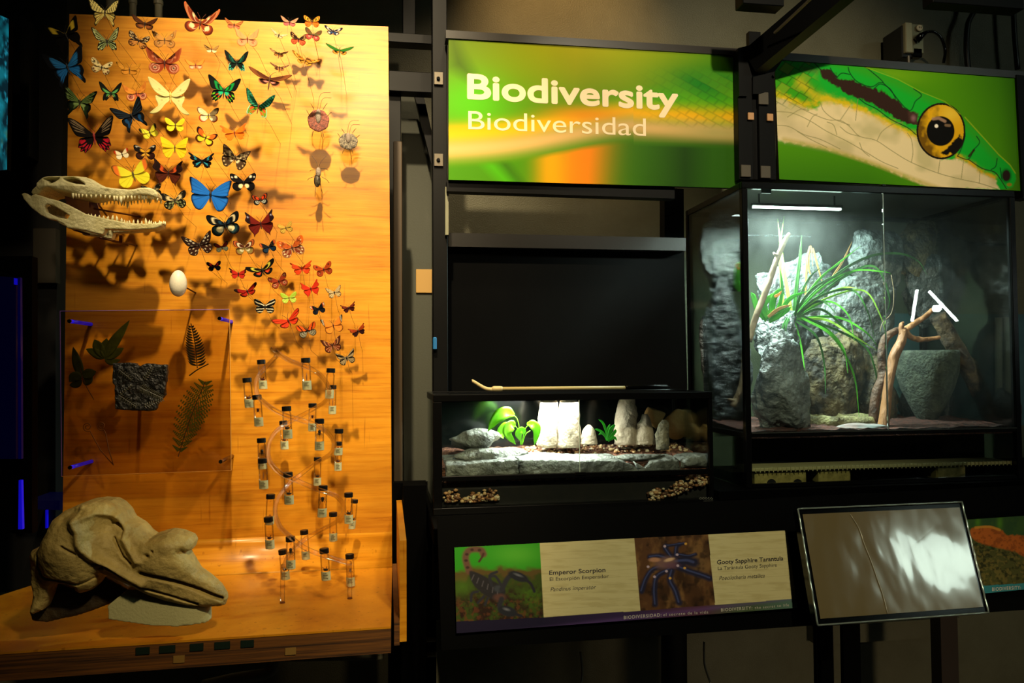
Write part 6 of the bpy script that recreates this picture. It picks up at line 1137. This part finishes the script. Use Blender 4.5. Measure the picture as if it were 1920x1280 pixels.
blade([(1485,590),(1475,540),(1466,480),(1458,410)],4,G3,gp_,D=DV+.20); blade([(1470,590),(1464,520),(1462,470),(1470,405)],3.5,G3,gp_,D=DV+.22); blade([(1488,590),(1494,530),(1500,480),(1503,440)],4.5,G2,gp_,D=DV+.18)
for b in([(1560,520),(1580,490),(1598,452)],[(1510,560),(1513,490),(1520,462),(1524,500)],[(1524,465),(1532,495),(1545,540)],[(1518,462),(1516,500),(1522,520)]): blade(b,2.4,DRY,gp_,'dry_leaf',D=DV+.16)
br=thing('bromeliad','bright green broad-leaved rosette with an orange tip beside the leaning branch','plant',P(1440,596,DV+.10))
for b,w in(([(1444,596),(1450,560),(1462,545),(1472,552)],7),([(1440,598),(1430,575),(1440,560),(1452,548)],8),([(1442,600),(1460,590),(1480,560),(1515,545)],6),([(1438,600),(1420,580),(1412,556),(1408,548)],7),([(1442,600),(1460,575),(1466,540),(1462,500)],4.5),([(1436,596),(1432,572),(1424,552)],7),([(1442,602),(1470,585),(1484,575)],6)): blade(b,w,mat('bromeliad_green','3fb60e',.35,c2='2f9a0a',ns=14,transl=.3,spec=.7),br,D=DV+.10)
blade([(1452,556),(1460,552),(1466,545)],3,mat('orange_tip','e08a30',.5),br,'flower',D=DV+.085); blade([(1440,594),(1462,578),(1486,571)],4,DRY,br,'dry_leaf',D=DV+.09)
v1=thing('ficus_leaf_sprig','green leaf with orange edge seen through the left side glass','plant',P(1383,550,DV+.12)); blade([(1388,545),(1380,530),(1382,500),(1390,490)],8,G1,v1,D=DV+.12); blade([(1386,505),(1380,498),(1390,492)],2.5,mat('orange_tip','e08a30',.5),v1,'flower',D=DV+.115)
for nm,pts,l in(('hanging_root',[(1671,515),(1676,550),(1672,585),(1655,605),(1650,622)],'thin pale root curling beside the door seam'),):
    o=mk(nm,tube([P(x,y,DV+.05) for x,y in pts],.0009,6,6),TWG,None,True); tag(o,l,'root')
hs=mk('rubber_hose',tube([P(x,y,DV+.40) for x,y in((1762,412),(1775,432),(1800,450),(1840,458),(1890,458))],.0055,8,6),mat('dark_hose','17201e',.3),None,True); tag(hs,'dark hose curving to the right wall of the tall terrarium','hose')
rg=mk('wire_loop',tube([P(1880+22*math.cos(a),515+22*math.sin(a),DV+.4225) for a in np.linspace(1.6,5.2,14)],.0016,6),mat('dark_hose','17201e',.3),None,True); tag(rg,'thin dark cable loop on the rear right glass','cable')
# things behind: blue-grey panel and white pipes
wb=mk('teal_sheet',box(wx(1665,600,2.7),wx(1925,600,2.7),2.70,2.72,wz(1790,800,2.7),wz(1790,588,2.7)),mat('teal_panel','4a6e74',.4,c2='3a5a62',ns=3)); tag(wb,'teal panel standing behind the right half of the tall terrarium','panel')
for k,x in enumerate((1872,1889)):
    p_=mk('white_pipe',tube([P(x,595,2.66),P(x,806,2.66)],.012,14),mat('white_pvc2','b8c4b4',.4),None,True); tag(p_,('left' if k==0 else 'right')+' of two white pipes behind the right end of the tall terrarium','pipe')
# ---------------------------------------------------------------- counter, label rail and stand
BK=mat('counter_black','010101',.6,spec=.04)
zc0=zb-.018
ct=thing('display_counter','long black counter carrying both terrariums','counter',(1.0,2.1,0))
xa=wx(812,1000,1.86)
mk('worktop',bev(xa,2.6,1.84,2.62,zc0-.04,zc0,.002),BK,ct)
mk('apron',bev(xa,2.6,1.86,1.88,zc0-.22,zc0-.04,.001),BK,ct)
mk('riser',bev(wx(1345,900,2.08),2.6,2.07,2.60,zc0+.0005,ZB-.0005,.001),BK,ct)
for px in(1549,1600): mk('leg',box(wx(px-16,1230,1.88),wx(px+16,1230,1.88),1.885,1.900,0,zc0-.04),BK,ct)
mk('leg',box(wx(1765,1230,2.35),wx(1797,1230,2.35),2.35,2.4,0,zc0-.04),mat('brown_leg','2a1c10',.6),ct)
mk('leg',box(wx(783,1150,2.30),wx(818,1150,2.30),2.30,2.36,0,zc0-.04),BK,ct)
# label rail: tilted board
def tilt(px,top,bot,ytop,ybot): pass
def tq(pts,Dt,Db): return [P(*pts[0],Dt),P(*pts[1],Dt),P(*pts[2],Db),P(*pts[3],Db)]
def board_from(q,th,nm,m,parent,back=.0):
    n=np.cross(q[1]-q[0],q[3]-q[0]); n/=np.linalg.norm(n); n=n if n[1]>0 else -n; v=[p+n*back for p in q]+[p+n*(th+back) for p in q]
    return mk(nm,(v,[(3,2,1,0),(4,5,6,7)]+[(i,(i+1)%4,(i+1)%4+4,i+4) for i in range(4)]),m,parent)
lr=thing('label_rail','long black sloping rail board holding the species labels','rail',P(1150,1200,1.74))
rq=tq([(820,968),(1508,930),(1532,1172),(828,1219)],1.80,1.725); board_from(rq,.012,'board',BK,lr,.004)
for x,y in((848,1000),(1480,1160)): 
    pass
rl=board_from([P(1500,930,1.79),P(1990,905,1.79),P(1990,1140,1.72),P(1525,1172,1.72)],.012,'label_rail',BK,None,.02); tag(rl,'black sloping rail board at right behind the shiny covered panel','rail')
Lq=[(852,1026),(1475,994),(1495,1139),(856,1187)]; lq=tq(Lq,1.774,1.727)
T0=[(62,190),(1843,97),(1908,515),(72,650)]
lab=thing('species_label','label strip for Emperor Scorpion and Gooty Sapphire Tarantula with photos','label',(lq[2]+lq[3])/2)
board_from(lq,.003,'label_board',mat('label_core','1a1a18',.6),lab,.0004)
def artL(a,b):
    t=[np.array(k,float) for k in T0]; X=(1-a)*(1-b)*t[0][0]+a*(1-b)*t[1][0]+a*b*t[2][0]+(1-a)*b*t[3][0]; Y=(1-a)*(1-b)*t[0][1]+a*(1-b)*t[1][1]+a*b*t[2][1]+(1-a)*b*t[3][1]
    A=Art(X,Y,lin('d0c48e')); A.mix('b4a46c',np.clip(A.n(.01,3,4,6)*1.1,0,.5)); A.mix('a8986a',(abs(((Y+X*.05)/38)%1-.5)<.03)*.35)
    # scorpion photo
    S=[(50,170),(496,165),(517,568),(60,600)]; ins=lambda p:polysd(X,Y,p)<0
    B=Art(X,Y,lin('2f9a1a')); B.mix('5cb830',np.exp(-((X-380)/120)**2-((Y-230)/60)**2)*.8); g=B.n(.02,7)
    B.mix('5c4a20',np.clip((Y-290+g*40)/30,0,1)); B.mix('3a4a14',np.clip((Y-350+g*70)/30,0,1)); B.mix('2c1a10',np.clip(.5+B.n(.04,9)*2.5,0,1)*np.clip((Y-380)/60,0,1)); B.mix('6a3a20',np.clip(B.n(.06,19)*3,0,.6)*np.clip((Y-430)/60,0,1)); B.mix('4e7a18',np.exp(-((X-450)/60)**2-((Y-460)/50)**2)*.8*(.5+B.n(.08,4))); B.mix('507a1c',np.exp(-((X-100)/50)**2-((Y-410)/50)**2)*.6)
    for pts,w in(([(135,320),(125,285),(118,245),(130,212),(160,200),(195,205),(208,228)],22),): B.line(pts,'6a4a3a',w,1,4); 
    for p in((128,300),(120,262),(124,228),(150,203),(188,205)): B.blob(*p,12,10,'2a1c18',.8,2)
    B.line([(208,225),(200,245),(186,268)],'4a2c24',7,1,3)
    B.poly(catmull([(138,320),(190,335),(250,370),(300,400),(320,430),(300,470),(250,470),(190,430),(150,380)],4,True),'28262a',4); 
    for k in range(6): B.line([(160+k*24,340+k*17),(140+k*26+8,368+k*17)],'5e5a62',3,.8)
    B.blob(285,415,34,24,'3c4048',1,2); B.blob(290,462,42,26,'5a3c34',1,2)
    for pts,w in(([(300,420),(330,360),(360,335)],16),([(300,470),(290,510),(310,540)],16),([(250,400),(240,345),(275,325)],9),([(180,430),(150,440),(145,480)],8),([(210,455),(180,490)],8),([(240,350),(270,350),(300,400)],8),([(230,465),(215,500)],8)): B.line(pts,'2c2c34',w,1,4)
    B.blob(385,350,62,27,'22242c',1,4,22); B.line([(420,365),(450,390),(468,430)],'24242c',9,1,3); B.blob(330,535,58,30,'24262e',1,4,18); B.line([(370,550),(400,560)],'24242c',9); B.blob(385,342,34,9,'8a8c98',.6,1,22); B.blob(325,525,26,10,'8a8c98',.7,1,18)
    m=ins(S); A.c=np.where(m[...,None],B.c,A.c)
    # tarantula photo
    C=Art(X,Y,lin('5a3a20')); C.mix('3a2412',np.clip(C.n(.012,12)*2.5+.3,0,1)); C.mix('8a6438',np.clip(C.n(.02,15,4,.5)*2.2,0,.7)); C.mix('7a5c38',np.exp(-((X-1350)/60)**2-((Y-280)/70)**2)*.8); C.mix('20140a',np.clip(C.n(.03,25)*2.5-.2,0,.7))
    for pts,w in(([(1180,290),(1100,310),(1060,360),(1035,430)],18),([(1190,310),(1120,350),(1105,420),(1110,500)],18),([(1200,320),(1190,370),(1220,430),(1240,490)],22),([(1230,295),(1290,320),(1370,345),(1410,360)],22),([(1220,270),(1280,265),(1320,275)],34),([(1190,260),(1130,240),(1080,245)],20),([(1200,250),(1165,200),(1165,185)],18),([(1220,240),(1225,190),(1240,175)],16),([(1160,185),(1200,180),(1270,170)],10),([(1230,230),(1290,240),(1330,230)],12)): C.line(pts,'1e2038',w,.95,4); C.line([(x-3,y-3) for x,y in pts],'4a5486',w*.25,.6,4)
    C.blob(1165,275,75,40,'7a5a54',1,2,-12); C.blob(1105,260,40,16,'c08a68',.9,2); C.blob(1185,260,36,12,'e0b890',.9,2,-15); C.blob(1200,290,60,24,'6a4858',.8,1.5)
    for x,y in((1170,322),(1232,292),(1275,172),(1190,360),(1105,352),(1070,298),(1228,232),(1270,305),(1160,186)): C.blob(x,y,9,8,'e0a848' if x in(1275,1190,1270) else 'c8b0c0',.9,3)
    m=ins([(992,100),(1394,80),(1440,505),(1028,535)]); A.c=np.where(m[...,None],C.c,A.c)
    # colour strip
    st=[(40,590),(517,568),(1028,533),(1440,503),(1960,462),(1960,700),(40,700)]; D=Art(X,Y,lin('1a1430')); D.mix('3a2850',np.clip((X-500)/400,0,1)*.8); D.mix('5a3440',np.clip((X-1000)/300,0,1)*.8); D.mix('4a5a3c',np.clip((X-1380)/200,0,1)); D.mix('5a7a6c',np.clip((X-1650)/200,0,1)*.8); D.mix('6a4a8a',np.exp(-((Y-X*-.12-690)/12)**2)*.4)
    m=ins(st); A.c=np.where(m[...,None],D.c,A.c); return A.c*.9
painted('printed_face',lq,0,(640,170),artL,PRINT,lab)
def on(T,q,off,sc_,x,y,Lpx):
    a,b=invbil(Lpx,x/sc_+off[0],y/sc_+off[1]); return bil(q,a,b)
def ltext(body,x0,y0,x1,y1,h,m,q,Lpx,off,sc_,parent,**k):
    p0=on(None,q,off,sc_,x0,y0,Lpx); p1=on(None,q,off,sc_,x1,y1,Lpx); u=on(None,q,off,sc_,x0,y0-h,Lpx)-p0
    if k.get('ital'): pass
    return text('lettering',body,p0,p1,1.0,m,parent,up=u,out=.0005,**k)
TD_=mat('dark_lettering','2c2420',.6); TW=mat('pale_lettering','b8b0a0',.6)
o_=(830,960); s_=2.866
for body,x0,y0,x1,y1,h,kw in(('Emperor Scorpion',547,341,842,325,24,dict(heavy=.03)),('El Escorpión Emperador',549,374,860,357,20,{}),('Pandinus imperator',553,430,793,417,23,dict(ital=.25)),('Gooty Sapphire Tarantula',1452,284,1827,261,24,dict(heavy=.03)),('La Tarántula Gooty Sapphire',1456,315,1790,295,20,{}),('Poecilotheria metallica',1463,369,1720,354,23,dict(ital=.25))):
    ltext(body,x0,y0,x1,y1,h,TD_,lq,Lq,o_,s_,lab,**kw)
for body,x0,y0,x1,y1,h,kw in(('BIODIVERSIDAD:',940,577,1142,562,18,dict(space=1.25,heavy=.02)),('el secreto de la vida',1153,561,1400,545,16,dict(space=1.25)),('BIODIVERSITY:',1472,535,1647,523,17,dict(space=1.25,heavy=.02)),('the secret to life',1662,522,1857,505,15,dict(space=1.25))):
    ltext(body,x0,y0,x1,y1,h,TW,lq,Lq,o_,s_,lab,**kw)
# right label
Rq=[(1811,974),(1990,962),(1990,1098),(1846,1112)]; rq2=tq(Rq,1.76,1.715); o2=(1480,920); s2=3.5545
R0_=[((x-o2[0])*s2,(y-o2[1])*s2) for x,y in Rq]
lab2=thing('species_label','label with orange lizard photo over a teal strip at the right edge','label',(rq2[2]+rq2[3])/2); board_from(rq2,.003,'label_board',MATS['label_core'],lab2,.0004)
def artR(a,b):
    t=R0_; X=(1-a)*(1-b)*t[0][0]+a*(1-b)*t[1][0]+a*b*t[2][0]+(1-a)*b*t[3][0]; Y=(1-a)*(1-b)*t[0][1]+a*(1-b)*t[1][1]+a*b*t[2][1]+(1-a)*b*t[3][1]
    A=Art(X,Y,lin('2c4a24')); A.mix('4a7a1c',np.exp(-((X-1255)/18)**2-((Y-210)/40)**2)+np.exp(-((X-1400)/20)**2-((Y-215)/50)**2)); A.mix('3a5a20',np.clip(A.n(.02,2)*2,0,.6))
    rk=[(1150,330),(1250,350),(1350,390),(1450,385),(1564,450),(1800,480),(1800,700),(1200,700)]; A.poly(rk,'4a4a20',8,1,20,3); A.mix('1c2008',np.clip(A.n(.05,8)*3,0,.8)*(Y>340)); A.mix('7a6a30',np.clip(A.n(.07,18)*3,0,.5)*(Y>370))
    lz=catmull([(1195,290),(1230,245),(1330,238),(1400,258),(1450,300),(1530,295),(1620,340),(1800,400),(1800,520),(1600,460),(1500,410),(1400,385),(1300,360),(1215,320)],4,True); A.poly(lz,'b05c1c',6,1,14,5); A.mix('7a3c14',np.clip(A.n(.06,11)*2.5,0,.7)*(polysd(X,Y,lz)<0)); A.line([(1240,246),(1330,240),(1400,262)],'c88a2c',10,.8,3)
    A.mix('2f7c84',((Y-(632-(X-1300)*.06))>0)*1.0); return A.c*.9
painted('printed_face',rq2,0,(220,160),artR,PRINT,lab2)
ltext('BIODIVERSITY:',1350,667,1540,655,24,TW,rq2,Rq,o2,s2,lab2,heavy=.02,space=1.2)
# shiny covered panel on the stand
Cq=[(1496,954),(1803,941),(1853,1148),(1533,1172)]; cq=tq(Cq,1.69,1.575)
cvp=thing('covered_screen','tilted panel under shiny wrinkled clear film reflecting lamps','screen',(cq[2]+cq[3])/2)
board_from(cq,.022,'case',GLOSS,cvp,.002)
def film():
    m=bpy.data.materials.new('wrinkled_film'); m.use_nodes=True;nt=m.node_tree;N=nt.nodes;L=nt.links;b=N['Principled BSDF']
    b.inputs['Base Color'].default_value=(*srgb('6a5c3c'),1); b.inputs['Roughness'].default_value=.14; b.inputs['Specular IOR Level'].default_value=1.0; b.inputs['Coat Weight'].default_value=1; b.inputs['Coat Roughness'].default_value=.05; b.inputs['Metallic'].default_value=.1  # tan base colour stands in for a warm reflection of the room
    tc=N.new('ShaderNodeTexCoord');mp=N.new('ShaderNodeMapping');mp.inputs['Scale'].default_value=(9,9,2.2);L.new(tc.outputs['Object'],mp.inputs[0]);n=N.new('ShaderNodeTexNoise');n.inputs['Scale'].default_value=1.6;n.inputs['Detail'].default_value=1.5;L.new(mp.outputs[0],n.inputs[0]);bp=N.new('ShaderNodeBump');bp.inputs['Strength'].default_value=.22;bp.inputs['Distance'].default_value=.01;L.new(n.outputs['Fac'],bp.inputs['Height']);L.new(bp.outputs[0],b.inputs['Normal']);L.new(bp.outputs[0],b.inputs['Coat Normal']); return m
FILM=film()
i_=[bil(cq,a,b) for a,b in((.022,.05),(.978,.05),(.978,.95),(.022,.95))]
board_from(i_,.001,'film_cover',FILM,cvp,-.0005)
n_=np.cross(cq[1]-cq[0],cq[3]-cq[0]); n_/=np.linalg.norm(n_); n_=n_ if n_[1]<0 else -n_
for k in range(4):
    a,b=cq[k]+n_*.001,cq[(k+1)%4]+n_*.001; mk('cover_edge',tube([a+(b-a)*t+n_*.0006*math.sin(t*40+k) for t in np.linspace(0,1,30)],.0022,6),mat('clear_edge','9aa69c',.12,metal=.6),cvp,True)
mk('crease',tube([bil(cq,a,b)+n_*.002 for a,b in((.30,.07),(.335,.2),(.35,.35),(.37,.5),(.385,.65),(.40,.8),(.405,.95))],.0010,6,4),mat('crease','b0a890',.2,metal=.4),cvp,True)
for a,b in((.10,.10),(.88,.95)): pass
mk('stand_post',box(wx(1538,1180,1.70),wx(1560,1180,1.70),1.70,1.715,0,P(1700,1150,1.62)[2]),BK,cvp)
# lamp behind the viewer whose light the film mirrors
def mirror(px,py,q,dist):
    a,b=invbil(Cq,px,py); p=bil(q,a,b); d=p-CAM; d/=np.linalg.norm(d); r=d-2*(d@n_)*n_; return p+r*dist
ml=mirror(1765,1045,cq,5.0)
lp=thing('room_lamp','white square lamp on a pole behind the viewer','lamp',(ml[0],ml[1],0)); 
mk('lamp_panel',bev(ml[0]-.34,ml[0]+.34,ml[1]-.02,ml[1]+.0,ml[2]-.22,ml[2]+.22,.003),mat('lamp_glow','ffffff',.5,em='e4fff0',es=9),lp); mk('pole',box(ml[0]-.01,ml[0]+.01,ml[1]-.05,ml[1]-.03,0,ml[2]),BK,lp)
# tube lamps opposite, mirrored in the tall terrarium doors
def mir(px,py): p=P(px,py,4.6); return np.array([p[0],2*(DV+.005)-4.6,p[2]])
TL_=mat('tube_glow','ffffff',.5,em='f0fff8',es=60)
for k,(a,b,r) in enumerate((((1720,543),(1711,602),.008),((1743,546),(1795,601),.008),((1753,578),(1761,578),.022))):
    p,q=mir(*a),mir(*b); t=thing('tube_lamp',['upright tube lamp across the room','slanting tube lamp across the room','round bulb across the room'][k],'lamp',((p[0]+q[0])/2,p[1],0)); mk('tube',tube([p,q],r,10),TL_,t,True)
    mk('stand',box((p[0]+q[0])/2-.008,(p[0]+q[0])/2+.008,p[1]-.06,p[1]-.045,0,max(p[2],q[2])+.02),BK,t)
# cables and pipes low down
for pts,l in(([(1088,1222),(1091,1245),(1092,1262),(1089,1290)],'left white cable hanging below the label rail'),([(1320,1203),(1320,1225),(1322,1250),(1336,1290)],'right white cable hanging below the label rail')):
    o=mk('white_cable',tube([P(x,y,1.95) for x,y in pts],.0028,8,6),mat('cable_white','a8a48c',.5),None,True); tag(o,l,'cable')
for (x0,x1,y,l) in((798,817,1199,'upper short white rail end beside the black leg'),(801,818,1227,'lower short white rail end beside the black leg')):
    o=mk('pipe_stub',tube([P(x0,y,2.28),P(x1,y-1,2.28)],.0075,12),PVC); tag(o,l,'pipe')
o=mk('horizontal_pipe',tube([P(230,1240,2.3),P(600,1232,2.3),P(720,1230,2.3)],.010,12),PVC,None,True); tag(o,'long white pipe running under the plywood shelf','pipe')
o=mk('bent_pipe',tube([P(380,1285,2.3),P(440,1272,2.3),P(500,1262,2.3),P(512,1248,2.3),P(512,1236,2.3)],.016,12,5),PVC,None,True); tag(o,'bent white pipe joint below the plywood shelf','pipe')
o=mk('wall_chase',box(wx(1526,1200,2.80),wx(1794,1200,2.80),2.78,DW-.001,wz(1600,1205,2.78),wz(1600,1170,2.78)),WALL); tag(o,'low wall ledge behind the stand posts at lower right','ledge')
# shelf support under the plywood
sp=thing('shelf_support','black framework under and right of the plywood shelf','support',P(760,1279,2.2)); mk('upright',box(wx(756,1230,2.05),wx(800,1230,2.05),2.05,2.12,0,wz(780,910,2.05)),BK,sp); mk('crossbar',box(wx(100,1230,1.9),wx(756,1230,2.0),2.0,2.05,zf-.11,zf-.055),BK,sp)
mk('side_block',box(wx(737,1100,2.13),wx(800,1100,2.13),2.13,2.17,wz(760,1100,2.13),wz(760,905,2.13)),BK,sp)
# ---------------------------------------------------------------- far left: blue-lit case and screen
sc1=thing('wall_screen','glowing teal screen cut off by left edge at the top','screen',P(5,320,2.0)); q=[P(-90,-10,2.0),P(17,36,2.0),P(13,318,2.0),P(-90,330,2.0)]
def artS(a,b):
    A=Art(a*200,b*260,lin('04222c')); A.mix('0e6a78',np.clip(A.n(.04,3)*2.5+.2,0,1)); A.mix('3a6a50',np.clip(A.n(.06,8)*3-.2,0,1)*(b>.6)); A.mix('2090a8',np.clip(A.n(.1,12)*3-.4,0,1)); return A.c
board_from(q,.02,'case',BK,sc1,.001)
ms=bpy.data.materials.new('screen_image'); ms.use_nodes=True; b_=ms.node_tree.nodes['Principled BSDF']; at=ms.node_tree.nodes.new('ShaderNodeAttribute'); at.attribute_name='Col'; ms.node_tree.links.new(at.outputs['Color'],b_.inputs['Emission Color']); b_.inputs['Emission Strength'].default_value=.9; b_.inputs['Base Color'].default_value=(0,0,0,1)
painted('picture',q,0,(80,120),artS,ms,sc1,lift=.0006)
BL_=mat('blue_led','0a0aff',.4,em='1a10ff',es=.3); BDIM=mat('blue_lit_acrylic','04040f',.3,em='0808c0',es=.01)  # blue light in the pane and its edges put in as glow
cb2=thing('blue_case','dark acrylic case edged with blue light at the left edge','case',P(10,990,1.9))
mk('side_pane',prism([(-80,512),(30,520),(30,860),(-80,860)],1.92,1.93),BDIM,cb2); mk('lit_edge',prism([(35,900),(40,900),(42,992),(34,992)],1.90,1.91),BL_,cb2); mk('lit_corner',prism([(26,521),(32,522),(31,533),(26,533)],1.90,1.91),BL_,cb2)
mk('edge_strip',prism([(33,520),(38,520),(40,860),(34,860)],1.90,1.91),mat('blue_dim_edge','04040f',.3,em='0a08ff',es=.02),cb2); mk('back',prism([(-80,480),(60,480),(60,1000),(-80,1000)],1.96,1.99),BK,cb2)
o=mk('blue_lit_shelf',prism([(50,938),(112,938),(112,956),(50,954)],2.16,2.30),mat('blue_lit_shelf','05050f',.4,em='0a08ff',es=.008)); tag(o,'dim blue lit shelf edge left of the dolphin skull','shelf')  # blue light on the shelf edge put in as a faint glow
o=mk('blue_rod',prism([(85,956),(88,956),(88,990),(85,990)],2.29,2.30),BL_); tag(o,'short vertical glowing blue rod left of the dolphin skull','light')
o=mk('dark_cabinet',prism([(-160,-60),(128,-60),(104,620),(104,1110),(-160,1110)],2.30,2.6),mat('cabinet_black','060606',.7)); tag(o,'black cabinet side filling the left edge behind the case','cabinet')
o=mk('grey_insert',prism([(62,428),(104,428),(104,530),(62,530)],2.27,2.2995),mat('dim_insert','3a3426',.7)); tag(o,'dim grey square insert left of the reptile skull','panel')
o=mk('steel_strip',prism([(38,30),(56,40),(54,292),(38,292)],2.24,2.2995),mat('dim_strip','1c1a18',.5)); tag(o,'dim vertical strip between teal screen and plywood panel','strip')
